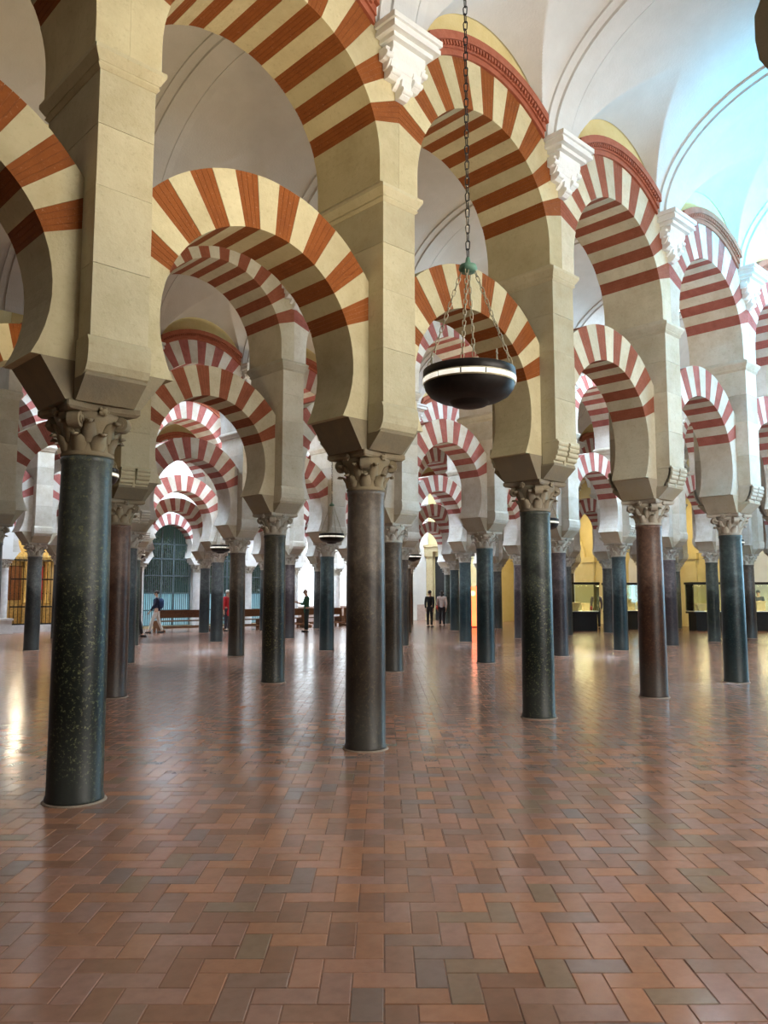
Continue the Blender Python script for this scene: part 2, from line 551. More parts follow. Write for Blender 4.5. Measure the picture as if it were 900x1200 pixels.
shaft_prof = [(.214, 0), (.216, .03), (.206, .06), (.205, .6), (.203, 1.2), (.199, 1.8), (.193, 2.35), (.190, 2.56), (.198, 2.575), (.201, 2.60), (.195, 2.62)]
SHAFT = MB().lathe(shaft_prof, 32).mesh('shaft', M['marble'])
WALLSHAFT = MB().lathe(shaft_prof, 20).mesh('pale_shaft', M['pale_marble'])
COLLAR = MB().lathe([(.236, -.003), (.234, .006), (.224, .011), (.213, .012)], 28).mesh('base_collar', M['mortar'])
BELL = MB().lathe([(.196, 2.62), (.205, 2.63), (.192, 2.66), (.196, 2.74), (.212, 2.82), (.245, 2.90), (.262, 2.945)], 24).mesh('bell', M['capital'])
def abacus():
    b = MB()
    ring = []
    h = .30
    for q in range(4):
        for t in (-.95, -.5, 0, .5, .95):
            x, y = t * h, -(h - .05 * (1 - t * t))
            a = q * pi / 2
            ring.append((x * cos(a) - y * sin(a), x * sin(a) + y * cos(a)))
    n = len(ring)
    for (s0, z0), (s1, z1) in (((.93, 2.945), (1.0, 2.965)), ((1.0, 2.965), (1.0, 3.005))):
        v = [(x * s0, y * s0, z0) for x, y in ring] + [(x * s1, y * s1, z1) for x, y in ring]
        b.add(v, [(k, (k + 1) % n, n + (k + 1) % n, n + k) for k in range(n)] + [tuple(reversed(range(n))), tuple(range(n, 2 * n))])
    return b.mesh('abacus', M['capital'])
ABACUS = abacus()
def volute():
    b = MB()
    c = Vector((.265, 0, 2.885)); nrm = Vector((0, 1, 0))
    b.tube(c - nrm * .045, c + nrm * .045, .062, .062, 12)
    b.tube(c - nrm * .055, c + nrm * .055, .036, .036, 10)
    b.tube(c - nrm * .063, c + nrm * .063, .016, .016, 8)
    b.add([(.19, -.035, 2.80), (.19, .035, 2.80), (.245, .04, 2.84), (.245, -.04, 2.84), (.19, -.035, 2.93), (.19, .035, 2.93), (.26, .04, 2.945), (.26, -.04, 2.945)],
          [(0, 3, 2, 1), (4, 5, 6, 7), (0, 1, 5, 4), (3, 7, 6, 2), (1, 2, 6, 5), (0, 4, 7, 3)])
    return b.mesh('volute', M['capital'])
VOLUTE = volute()
def fleuron():
    b = MB()
    b.ball((.262, 0, 2.955), .028, .038, .034, 8, 6)
    for a in range(5):
        t = a * 2 * pi / 5
        b.ball((.272, cos(t) * .03, 2.955 + sin(t) * .026), .014, .017, .015, 6, 4)
    return b.mesh('fleuron', M['capital'])
FLEURON = fleuron()
def leaf_one(low):
    b = MB()
    if low: leaf_mb(b, 0, .192, 2.655, .125, .125, .045)
    else: leaf_mb(b, 0, .200, 2.72, .165, .115, .055)
    return b.mesh('acanthus_leaf', M['capital'])
LEAF_LOW, LEAF_UP = leaf_one(True), leaf_one(False)
def leaves_all():
    b = MB()
    for k in range(8):
        leaf_mb(b, k * pi / 4, .192, 2.655, .125, .125, .045)
        leaf_mb(b, (k + .5) * pi / 4, .200, 2.72, .165, .115, .055)
    return b.mesh('acanthus_leaves', M['capital'])
LEAVES = leaves_all()

def paint_and_light(j, i):  # paler to right and rear: painted stone plus the brighter light there
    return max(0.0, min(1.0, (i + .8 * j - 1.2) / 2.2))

def column(j, i, color, label, group='marble columns of the hall', shaft=None, detail=False, yoff=0):
    c = empty('marble_column', (i * S + (.13 if j < 0 else 0), j * NW - (.065 if j < 0 else 0), 0))
    tag(c, label, 'column', group, 'thing')
    obj('base_collar', COLLAR, c)
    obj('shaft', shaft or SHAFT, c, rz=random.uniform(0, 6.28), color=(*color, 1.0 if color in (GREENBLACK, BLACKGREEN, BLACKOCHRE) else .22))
    kc = (paint_and_light(j, i - .3), 0, 0)
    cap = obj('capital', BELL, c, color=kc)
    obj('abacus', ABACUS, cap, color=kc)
    for q in range(4):
        obj('volute', VOLUTE, cap, color=kc, rz=pi / 4 + q * pi / 2)
        obj('fleuron', FLEURON, cap, color=kc, rz=q * pi / 2)
    if detail:
        for q in range(8):
            obj('acanthus_leaf', LEAF_LOW, cap, color=kc, rz=q * pi / 4)
            obj('acanthus_leaf', LEAF_UP, cap, color=kc, rz=(q + .5) * pi / 4)
    else:
        obj('acanthus_leaves', LEAVES, cap, color=kc)
    return c

GREENBLACK, BROWNGREY, BLACKGREEN, REDBROWN, TEAL = (.040, .058, .050), (.16, .115, .085), (.030, .050, .045), (.20, .085, .055), (.045, .105, .135)
MAUVE, GREY, BLACKOCHRE, DARKBROWN, BLUEGREY = (.16, .11, .13), (.13, .135, .14), (.055, .050, .032), (.12, .075, .055), (.11, .135, .16)
CW = {GREENBLACK: 'dark green-black mottled', BROWNGREY: 'brown-grey granite-like', BLACKGREEN: 'blackish green', REDBROWN: 'red-brown and mauve', TEAL: 'dark teal',
      MAUVE: 'mauve-grey', GREY: 'grey', BLACKOCHRE: 'black and ochre veined', DARKBROWN: 'dark brown', BLUEGREY: 'blue-grey'}
PAL = {(0, 0): GREENBLACK, (0, 1): BROWNGREY, (0, 2): BLACKGREEN, (0, 3): REDBROWN, (0, 4): TEAL, (0, 5): GREY,
       (1, 1): REDBROWN, (1, 2): BLACKOCHRE, (1, 3): BROWNGREY, (1, 4): TEAL, (1, 5): MAUVE, (1, 6): TEAL, (1, 7): MAUVE, (1, 8): GREENBLACK, (1, 9): DARKBROWN, (1, 10): GREY,
       (2, 1): GREY, (2, 2): BLUEGREY, (2, 3): BROWNGREY, (2, 4): TEAL, (2, 5): DARKBROWN, (2, 6): TEAL, (2, 7): MAUVE, (2, 8): GREY, (2, 9): GREY, (2, 10): DARKBROWN, (2, 11): GREY,
       (3, 2): GREY, (3, 3): GREENBLACK, (3, 4): BLUEGREY, (3, 5): MAUVE, (3, 8): TEAL, (3, 6): GREY, (3, 7): DARKBROWN,
       (4, 3): BLUEGREY, (4, 5): BLUEGREY}
cyc = [GREY, DARKBROWN, BLUEGREY, MAUVE, GREENBLACK]
for j in range(NROWS):
    for i in range(FIRST[j], LAST[j] + 1):
        colr = PAL.get((j, i), cyc[(i * 3 + j) % 5])
        od = ordinal(j, i)
        if j == 0:
            place = ['nearest and leftmost of the front row', 'second of the front row, left of the hanging lamp', 'third of the front row, right of the hanging lamp',
                     'fourth of the front row', 'fifth of the front row, near the right edge', 'sixth of the front row, just past the right edge'][i]
        else:
            place = ('leftmost' if i == FIRST[j] else od + ' from the left') + ' in the ' + ROW[j] + ' back'
        column(j, i, colr, CW[colr] + ' marble column, ' + place, detail=(j == 0 and i < 5))
column(-1, 0, BROWNGREY, 'brown-grey marble column beside the photographer, past the right edge')

# ------------------------------------------------------------------ piers
def impost():
    b = MB()
    b.frustum(.30, .265, 3.005, .505, .29, 3.30)
    b.frustum(.235, .30, 3.005, .245, .47, 3.165)
    b.frustum(.245, .47, 3.165, .23, .47, 3.20)
    return b.mesh('impost', M['impost'])
IMPOST = impost()
def corbel(rolled):
    b = MB()
    if not rolled:
        p = [(-.30, 3.17), (-.43, 3.17), (-.485, 3.20), (-.515, 3.255), (-.525, 3.33), (-.523, 3.41), (-.50, 3.46), (-.30, 3.46)]
        b.prism_yz(p, -.25, .25)
    else:
        for x0, x1 in ((-.235, -.02), (.02, .235)):
            for n in range(5):
                t = n / 4
                y, z = -.43 - .085 * t - .02 * sin(t * pi), 3.205 + .058 * n
                b.tube((x0, y, z), (x1, y, z), .036, .036, 10)
                b.box(x0, x1, y, -.30, z - .029, z + .029)
        b.box(-.02, .02, -.475, -.30, 3.18, 3.46)
        b.box(-.245, .245, -.535, -.30, 3.46, 3.485)
    return b.mesh('roll_corbel', M['pier'])
CORBEL = {False: corbel(False), True: corbel(True)}
BLOCKS = []
for z0, z1, e in ((3.46, 4.02, .0), (4.02, 4.63, .001), (4.63, 5.12, -.001), (5.12, 5.56, .0005)):
    b = MB().box(-.23 - e, .23 + e, -.50 - e, .50 + e, z0 + .0015, z1 - .0015)
    if z0 < 3.5: b.box(-.23, .23, -.30, .30, 3.20, 3.4615)
    BLOCKS.append(b.mesh('stone_block', M['pier']))
def cornice():
    b = MB()
    for hx, hy, z0, hx1, hy1, z1 in ((.235, .505, 5.555, .26, .53, 5.585), (.245, .515, 5.585, .25, .52, 5.61), (.255, .525, 5.61, .295, .565, 5.68), (.295, .565, 5.68, .295, .565, 5.715), (.29, .56, 5.715, .277, .505, 5.75)):
        b.frustum(hx, hy, z0, hx1, hy1, z1)
    return b.mesh('cornice', M['pier'])
CORNICE = cornice()
def pier(j, i, label):
    p = empty('masonry_pier', (i * S + (.13 if j < 0 else 0), j * NW - (.065 if j < 0 else 0), 3.005))
    tag(p, label, 'pier', 'piers above the columns')
    k = (paint_and_light(j, i - .5), 0, 0)
    dz = (0, 0, -3.005)
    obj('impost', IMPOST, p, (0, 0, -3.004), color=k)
    rolled = (j == 0 and i >= 2) or (j > 0 and (i * 7 + j * 3) % 5 == 0)
    for r in (0, pi):
        obj('roll_corbel', CORBEL[rolled], p, dz, rz=r, color=k)
    for me in BLOCKS: obj('stone_block', me, p, dz, color=k)
    obj('cornice', CORNICE, p, dz, color=k)
for j in range(NROWS):
    for i in range(FIRST[j] - (1 if j == 0 else 0), LAST[j] + 1):
        od = ordinal(j, i)
        if j == 0 and i == 5: place = 'sixth column of the front row, past the right edge'
        elif od is None: place = 'hidden column past the left edge of the front row'
        else: place = (od if j == 0 else od.replace('nearest', 'leftmost')) + ' column of the ' + ROW[j] + (' back' if j else '')
        pier(j, i, ('plastered pier with roll corbel over the ' if j else 'tall cream stone pier over the ') + place)
pier(-1, 0, 'cream pier whose dark corbel shows in the top right corner')
column(0, -1, DARKBROWN, 'dark brown marble column past the left edge of the front row')

# ------------------------------------------------------------------ arches
ZL, RI, RE, HD = 3.82, 1.06, 1.57, .285       # lower horseshoe arch
ZU, UI, UE, UD = 5.98, 1.22, 1.80, .50        # upper round arch
XL, XU = S / 2 - .232, S / 2 - .001
def brick_voussoir(r0, r1, a0, a1, zc, depth, xm, courses, base):
    """bricks set on edge with recessed mortar between, as one wedge"""
    b = MB()
    p = clip(clip(sector(r0 + .008, r1 - .006, a0, a1, zc), 0, 1, xm), 0, -1, -xm)
    b.prism_xz([(x, z - base) for x, z in p], -depth + .012, depth - .012, 1)
    w = (a1 - a0) / courses
    for n in range(courses):
        g = w * .028
        p = clip(clip(sector(r0 + .002, r1, a0 + n * w + g, a0 + (n + 1) * w - g, zc, 1), 0, 1, xm), 0, -1, -xm)
        if len(p) > 2:
            b.prism_xz([(x, z - base) for x, z in p], -depth + .004, depth - .004, 0)
    return b.mesh('brick_voussoir', [M['brick'], M['joint']])
def stone_voussoir(r0, r1, a0, a1, zc, depth, xm, base):
    p = clip(clip(sector(r0, r1, a0, a1, zc), 0, 1, xm), 0, -1, -xm)
    return MB().prism_xz([(x, z - base) for x, z in p], -depth, depth).mesh('stone_voussoir', M['stone'])
LOWER, UPPER = [], []
for k in range(-7, 8):
    a0, a1 = (k - .5) * 9, (k + .5) * 9
    if k % 2: LOWER.append(('brick_voussoir', brick_voussoir(RI, RE, a0, a1, ZL, HD, XL, 4, 3.30)))
    else: LOWER.append(('stone_voussoir', stone_voussoir(RI, RE, a0, a1, ZL, HD, XL, 3.30)))
for s in (-1, 1):
    A = [67.5 + (119.4 - 67.5) * t / 8 for t in range(9)]
    inner = [(s * RI * sin(radians(a)), ZL + RI * cos(radians(a))) for a in A]
    inner[-1] = (inner[-1][0], 3.30)
    a = radians(67.5)
    top = (s * XL, ZL + XL / math.tan(a))
    poly = inner + [(s * XL, 3.30), top]
    LOWER.append(('springer', MB().prism_xz([(x, z - 3.30) for x, z in poly], -HD, HD).mesh('springer', M['stone'])))
dU = 8.4
for k in range(-8, 9):
    a0, a1 = (k - .5) * dU, (k + .5) * dU
    if k % 2 == 0: UPPER.append(('brick_voussoir', brick_voussoir(UI, UE, a0, a1, ZU, UD, XU, 4, 5.75)))
    else: UPPER.append(('stone_voussoir', stone_voussoir(UI, UE, a0, a1, ZU, UD, XU, 5.75)))
for s in (-1, 1):
    A = [8.5 * dU + (90 - 8.5 * dU) * t / 4 for t in range(5)]
    inner = [(s * UI * sin(radians(a)), ZU + UI * cos(radians(a))) for a in A]
    poly = inner + [(s * UI, 5.75), (s * XU, 5.75), (s * XU, ZU + XU / math.tan(radians(8.5 * dU)))]
    UPPER.append(('springer', MB().prism_xz([(x, z - 5.75) for x, z in poly], -UD, UD).mesh('springer', M['stone'])))
def hood():
    b = MB()
    for r0, r1, d in ((1.80, 1.865, .53), (1.865, 1.94, .555), (1.94, 2.035, .60)):
        p = clip(clip(sector(r0, r1, -44, 44, ZU, 24), 0, 1, 1.12), 0, -1, -1.12)
        b.prism_xz([(x, z - 5.75) for x, z in p], -d, d)
    for k in range(-22, 23):
        a = k * 1.65
        if abs(1.9 * sin(radians(a))) > 1.06: continue
        p = sector(1.885, 1.935, a - .45, a + .45, ZU, 1)
        b.prism_xz([(x, z - 5.75) for x, z in p], -.585, .585)
    return b.mesh('hood_mould', M['hood'])
HOOD = hood()
def spandrel(r, top, depth, mat, name, base, zc, xm, n=26):
    b = MB()
    xs = [-xm + 2 * xm * k / n for k in range(n + 1)]
    for k in range(n):
        x0, x1 = xs[k], xs[k + 1]
        z = [zc + sqrt(max(0.0, r * r - x * x)) - base for x in (x0, x1)]
        b.prism_xz([(x0, z[0]), (x1, z[1]), (x1, top - base), (x0, top - base)], -depth, depth)
    return b.mesh(name, mat)
SPANDREL = spandrel(1.795, 9.2, .47, M['ochre'], 'lunette_wall', 5.75, ZU, XU)

def lower_arch(j, i, label, cat='arch', group='lower striped horseshoe arches', k=None):
    a = empty('horseshoe_arch', ((i + .5) * S, j * NW, 3.302))
    tag(a, label, cat, group)
    c = (paint_and_light(j, i) if k is None else k, 0, 0)
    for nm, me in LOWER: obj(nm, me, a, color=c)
    return a
def upper_arch(j, i, label):
    a = empty('upper_arch', ((i + .5) * S, j * NW, 5.752))
    tag(a, label, 'arch', 'upper striped round arches')
    c = (paint_and_light(j, i), 0, 0)
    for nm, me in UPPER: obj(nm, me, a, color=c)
    obj('hood_mould', HOOD, a, color=c)
    obj('lunette_wall', SPANDREL, a, color=c)
    return a
NAME0 = {-1: 'left of the nearest column, cut by the left edge', 0: 'between the nearest and second columns of the front row', 1: 'between the second and third front columns, behind the big lamp',
         2: 'between the third and fourth columns of the front row', 3: 'between the fourth and fifth columns of the front row', 4: 'right of the fifth front column, cut by the right edge'}
for j in range(NROWS):
    for i in range(FIRST[j] - 1, LAST[j]):
        if j == 0: where = NAME0[i]
        elif i < FIRST[j]: where = 'left of the leftmost column of the ' + ROW[j] + ' back'
        else: where = 'between the %s and %s columns of the %s' % (ordinal(j, i).replace('nearest', 'leftmost'), ordinal(j, i + 1), ROW[j])
        lower_arch(j, i, 'lower striped horseshoe arch ' + where)
        upper_arch(j, i, 'upper striped round arch ' + where)

# left ends of the rows that start just outside the view
for j in range(1, NROWS):
    pier(j, FIRST[j] - 1, 'plastered pier closing the left end of the ' + ROW[j] + ' back')
    column(j, FIRST[j] - 1, GREY, 'grey marble column past the left edge, ending the ' + ROW[j] + ' back')

# ------------------------------------------------------------------ vaults: ceiling
ZV, VA, VB = 7.40, 2.36, 1.70
ceiling = tag(empty('ceiling', (0, 0, ZV)), kind='structure')
def vault_bay():
    b = MB()
    nu, nw = 144, 200
    V, F = [], []
    for a in range(nu + 1):
        u = -S / 2 + S * a / nu
        for c in range(nw + 1):
            th = pi * c / nw
            w = -VA * cos(th)
            zb = VB * sin(th)
            d = VA - abs(w)
            zl = -1.0
            if abs(u) < 1.19:
                zl = -.12 + (1.08 + min(.50, .43 * d)) * sqrt(1 - (u / 1.19) ** 2)
            V.append((u, w, max(zb, zl)))
    for a in range(nu):
        for c in range(nw):
            p = a * (nw + 1) + c
            F.append((p, p + 1, p + nw + 2, p + nw + 1))
    b.add(V, F, 0, True)
    me = b.mesh('vault_bay', M['vault'])
    me.set_sharp_from_angle(angle=radians(22))
    return me
VAULT = vault_bay()
def vault_rib():
    b = MB()
    prof = [(-.31, .03), (-.31, -.035), (-.20, -.04), (-.195, -.025), (-.17, -.025), (-.165, -.065), (.165, -.065), (.17, -.025), (.195, -.025), (.20, -.04), (.31, -.035), (.31, .03)]
    n = 48
    V, F = [], []
    for k in range(n + 1):
        t = pi * k / n
        for x, o in prof:
            V.append((x, -(VA + o) * cos(t), (VB + o) * sin(t)))
    m = len(prof)
    for k in range(n):
        for q in range(m - 1):
            F.append((k * m + q, (k + 1) * m + q, (k + 1) * m + q + 1, k * m + q + 1))
    b.add(V, F, 0, False)
    return b.mesh('vault_rib', M['vault'])
RIB = vault_rib()
for kN in range(0, NROWS + 1):
    lo = max(0, FIRST.get(kN - 1, 0)) - 2
    for i in range(min(lo, 2), 12 if kN else 7):
        obj('vault_bay', VAULT, ceiling, ((i + .5) * S, (kN - .5) * NW, 0))
        obj('vault_rib', RIB, ceiling, (i * S, (kN - .5) * NW, 0))

# gypsum brackets under the ribs
def bracket_parts():
    top = MB()
    for hw, d, z0, z1 in ((.36, .30, 7.36, 7.42), (.33, .27, 7.32, 7.36), (.345, .285, 7.27, 7.32), (.29, .22, 7.22, 7.27)):
        top.box(-hw, hw, -.503 - d, -.503, z0, z1)
    body = MB()
    p = [(-.503, 7.22), (-.66, 7.22), (-.66, 7.15), (-.625, 7.08), (-.59, 7.00), (-.55, 6.96), (-.503, 6.96)]
    body.prism_yz(p, -.24, .24)
    body.prism_yz([(-.503, 6.98), (-.60, 6.98), (-.57, 6.86), (-.53, 6.82), (-.503, 6.80)], -.11, .11)
    drops = []
    for dx, zt, L, w in ((0, 6.90, .19, .06), (-.165, 7.04, .17, .055), (.165, 7.04, .17, .055), (-.255, 7.16, .12, .04), (.255, 7.16, .12, .04)):
        d = MB()
        d.prism_yz([(-.503, zt), (-.615, zt), (-.60, zt - L * .4), (-.635, zt - L * .6), (-.60, zt - L * .85), (-.56, zt - L), (-.503, zt - L)], dx - w, dx + w)
        d.tube((dx - w * 1.15, -.605, zt - L * .62), (dx + w * 1.15, -.605, zt - L * .62), .035, .035, 10)
        drops.append(d.mesh('pendant', M['gypsum']))
    return top.mesh('moulded_slab', M['gypsum']), body.mesh('console', M['gypsum']), drops
BTOP, BBODY, BDROPS = bracket_parts()
for j in range(NROWS):
    for i in range(FIRST[j], LAST[j] + 1):
        br = empty('vault_bracket', (i * S, j * NW - .5, 7.4))
        od = ordinal(j, i)
        tag(br, 'white gypsum bracket under the vault rib, above the %s pier of the %s' % (od if j == 0 else od.replace('nearest', 'leftmost'), ROW[j]), 'bracket', 'gypsum brackets')
        for nm, me in [('console', BBODY), ('moulded_slab', BTOP)] + [('pendant', d) for d in BDROPS]:
            obj(nm, me, br, (0, .5, -7.4))

# ------------------------------------------------------------------ enclosing walls
def struct(name, b, mat, parent=None):
    o = obj(name, b.mesh(name, mat), parent)
    if parent is None: tag(o, kind='structure')
    return o
struct('wall_left', MB().box(-9.3, -9.0, -14, YA + .3, BED - .2, 9.6), M['dim_stone'])
wall_right = struct('wall_right', MB().box(XB, XB + .4, -.9, YA + .3, BED - .2, 9.6), M['yellow_wall'])
END_X = 7.5 * S
WFX0, WFX1 = .2, 14.2
wf = MB().box(-9.3, END_X + .3, -13.3, -13, BED - .2, 1.5).box(-9.3, END_X + .3, -13.3, -13, 7.9, 9.6)
for x0, x1 in ((-9.3, WFX0), (WFX0 + 3.6, WFX0 + 4.0), (WFX0 + 7.6, END_X + .3)): wf.box(x0, x1, -13.3, -13, 1.5, 7.9)
struct('wall_front', wf, M['dim_stone'])
struct('ceiling_front', MB().box(-9.3, END_X + .3, -13.3, -5.7, 9.6, 9.8), M['vault'])
we = MB().box(END_X, END_X + .3, -13, -.9, BED - .2, 1.0).box(END_X, END_X + .3, -13, -.9, 7.6, 9.6)
for y0, y1 in ((-13, -5.2), (-1.4, -.9)): we.box(END_X, END_X + .3, y0, y1, 1.0, 7.6)
struct('wall_end', we, M['wall'])
def fill_window(n, loc, rz, w, h, pane):
    """a window of 4 by 5 lights in a wall; local x runs along the wall, the room lies at -y"""
    w1 = tag(empty('window_%d' % n, loc, rz), kind='structure')
    pw, ph = w / 4, h / 5
    me = MB().box(.04, pw - .04, .0, .02, .04, ph - .04).mesh('pane', pane)
    for a in range(4):
        for c in range(5):
            obj('pane', me, w1, (-w / 2 + a * pw, 0, c * ph))
    fr = MB()
    for a in range(5): fr.box(-w / 2 + a * pw - .035, -w / 2 + a * pw + .035, -.05, .06, 0, h)
    for c in range(6): fr.box(-w / 2, w / 2, -.05, .06, c * ph - .035, c * ph + .035)
    obj('window_frame', fr.mesh('window_frame', M['iron']), w1)
fill_window(1, (END_X + .1, -3.3, 1.0), -pi / 2, 3.8, 6.6, M['end_pane'])  # unseen window added for the bluish light from the right
for n, x in ((7, WFX0 + 1.8), (8, WFX0 + 5.8)):  # unseen windows added to brighten the front faces of the near row
    fill_window(n, (x, -13.1, 1.5), pi, 3.6, 6.4, M['near_pane'])

# glowing skylights added in the vault crowns for fill light
def fill_skylight(kN, i, pane):
    o = empty('skylight', ((i + .5) * S, (kN - .5) * NW, ZV + VB - .08))
    tag(o, kind='structure')
    fr = MB()
    for a in (-.8, -.03, .74): fr.box(a, a + .06, -.8, .8, -.06, .06)
    for a in (-.8, -.03, .74): fr.box(-.8, .8, a, a + .06, -.06, .06)
    obj('skylight_frame', fr.mesh('skylight_frame', M['iron']), o)
    for a in (-.74, .03):
        for c in (-.74, .03):
            obj('pane', MB().box(a, a + .71, c, c + .71, -.02, .0).mesh('pane', pane), o)
FILL_BAYS = [(0, 4), (1, 5), (2, 5), (3, 2), (3, 4), (4, 7), (5, 3), (5, 5), (5, 7), (5, 9), (5, 10)]
for kN, i in FILL_BAYS: fill_skylight(kN, i, M['bright_sky_pane' if (kN, i) in ((1, 5), (5, 9), (5, 10), (3, 2), (3, 4), (5, 5), (5, 3), (5, 7)) else 'sky_pane'])

# ------------------------------------------------------------------ courtyard wall: wall_back
WALLTOP = 9.6
wall_back = tag(empty('wall_back', (0, YA, 3)), kind='structure')
wall_back_left = tag(empty('wall_back_left', (0, YA, 0)), kind='structure')
wall_back_right = tag(empty('wall_back_right', (10 * S, YA, 0)), kind='structure')
SP5 = spandrel(RE - .005, WALLTOP, .285, M['wall'], 'wall_panel', 0, ZL, XL)
JAMB = MB().box(-.232, .232, -.285, .285, 3.30, WALLTOP).mesh('wall_pier', M['wall'])
IMP5 = MB().frustum(.30, .285, 3.005, .505, .29, 3.30).mesh('wall_impost', M['wall'])
SOLID = MB().box(-S / 2 + .23, S / 2 - .23, -.2, .285, BED, WALLTOP).mesh('wall_panel', M['wall'])
DADO = MB().box(-S / 2 + .23, S / 2 - .23, -.235, -.2, BED, .95).mesh('dado', M['parapet'])
for i in range(-3, 13):
    obj('wall_pier', JAMB, wall_back, (i * S, 0, -3))
    obj('wall_impost', IMP5, wall_back, (i * S, 0, -3))
    if i < 2 or i > 10:
        obj('wall_jamb', MB().box(-.232, .232, -.285, .285, BED, 3.005).mesh('wall_jamb', M['wall']), *((wall_back_left, (i * S, 0, 0)) if i < 2 else (wall_back_right, ((i - 10) * S, 0, 0))))
    else:
        struct('trim_%d' % (i - 1), MB().box(i * S - .26, i * S + .26, YA + .222, YA + .285, BED, 3.0), M['wall'])
for i in range(-3, 12):
    x = (i + .5) * S
    if 2 <= i <= 9:
        obj('wall_panel', SP5, wall_back, (x, 0, -3))
        lbl = {2: 'wall arch over the golden chapel grille at the left edge', 3: 'wall arch over the second bay of the golden chapel grille', 4: 'wall arch over the third bay of the chapel grille, behind the nearest column',
               5: 'pink and white wall arch framing the tall dark grated window', 6: 'pink and white wall arch over the second grated window', 7: 'pink and white wall arch over the third grated window',
               8: 'wall arch over the white glazed window', 9: 'wall arch over the last white glazed window near the corner'}[i]
        lower_arch(5, i, lbl, group='arches of the courtyard wall', k=1.0)
    else:
        hold, hx = (wall_back_left, x) if i < 2 else (wall_back_right, x - 10 * S)
        obj('wall_panel', SOLID, hold, (hx, 0, 0))
        obj('dado', DADO, hold, (hx, 0, 0))
for i in range(2, 11):
    w = ['left of the golden chapel grille', 'at the left edge, before the chapel grille', 'second along the chapel grille', 'left of the dark grated window', 'right of the dark grated window',
         'right of the second grated window', 'right of the third grated window', 'between the two white glazed windows', 'right of the last white window'][i - 2]
    column(5, i, (.5, .5, .5), 'pale marble wall column ' + w, 'pale columns of the courtyard wall', shaft=WALLSHAFT)

def arch_half(z):
    if z < 3.3: return S / 2 - .24
    dz = z - ZL
    return sqrt(max(.0, (RI + .02) ** 2 - dz * dz))
GRILLE_N = 0
def grated_window(n, i):
    o = tag(empty('window_%d' % n, ((i + .5) * S, YA + .2, 0)), kind='structure')
    bars = MB()
    hw = S / 2 - .25
    for k in range(25):
        x = -hw + 2 * hw * k / 24
        zt = 3.3 if abs(x) > RI else ZL + sqrt(max(0, RI * RI - x * x))
        bars.box(x - .011, x + .011, -.02, .02, .12, zt)
    obj('grating_bars', bars.mesh('grating_bars', M['grey_iron']), o)
    rails = MB()
    for z in (.1, .82, 1.62, 2.45, 3.25, 3.95):
        h = min(hw, arch_half(z) if z > 3.3 else hw)
        rails.box(-h, h, -.04, .04, z - .03, z + .03)
    for x in (-hw, -.30, .34, hw):
        rails.box(x - .03, x + .03, -.04, .04, .1, 3.25 if abs(x) > 1 else 4.7)
    obj('grating_frame', rails.mesh('grating_frame', M['grey_iron']), o)
    for a, bx in ((-hw, -.30), (-.30, .34), (.34, hw)):
        obj('frosted_pane', MB().box(a + .03, bx - .03, .06, .08, .1, 1.60).mesh('frosted_pane', M['frost_pane']), o)
        obj('clear_pane', MB().box(a + .03, bx - .03, .06, .07, 1.64, 3.25).mesh('clear_pane', M['glass']), o)
    obj('sill', MB().box(-hw, hw, -.3, .3, BED, .10).mesh('sill', M['tan_stone']), o)
for n, i in ((2, 5), (3, 6), (4, 7)): grated_window(n, i)
for n, i in ((5, 8), (6, 9)):
    o = tag(empty('window_%d' % n, ((i + .5) * S, YA + .2, 0)), kind='structure')
    hw = S / 2 - .25
    obj('parapet', MB().box(-hw, hw, -.12, .12, BED, .85).box(-hw - .02, hw + .02, -.15, .15, .85, .93).mesh('parapet', M['parapet']), o)
    for k in range(4):
        x0 = -hw + 2 * hw * k / 4
        obj('white_pane', MB().box(x0 + .03, x0 + 2 * hw / 4 - .03, 0, .02, .95, 3.32).mesh('white_pane', M['white_pane']), o)
    pts = [(RI * sin(radians(a)), ZL + RI * cos(radians(a))) for a in range(-118, 119, 8)]
    obj('fanlight', MB().prism_xz(pts, .0, .02).mesh('fanlight', M['white_pane']), o)
    mu = MB()
    for k in range(5):
        x = -hw + 2 * hw * k / 4
        mu.box(x - .03, x + .03, -.04, .04, .93, 3.3 if abs(x) > 1 else ZL + sqrt(RI * RI - x * x))
    mu.box(-hw, hw, -.04, .04, 3.27, 3.34)
    obj('mullions', mu.mesh('mullions', M['gypsum']), o)

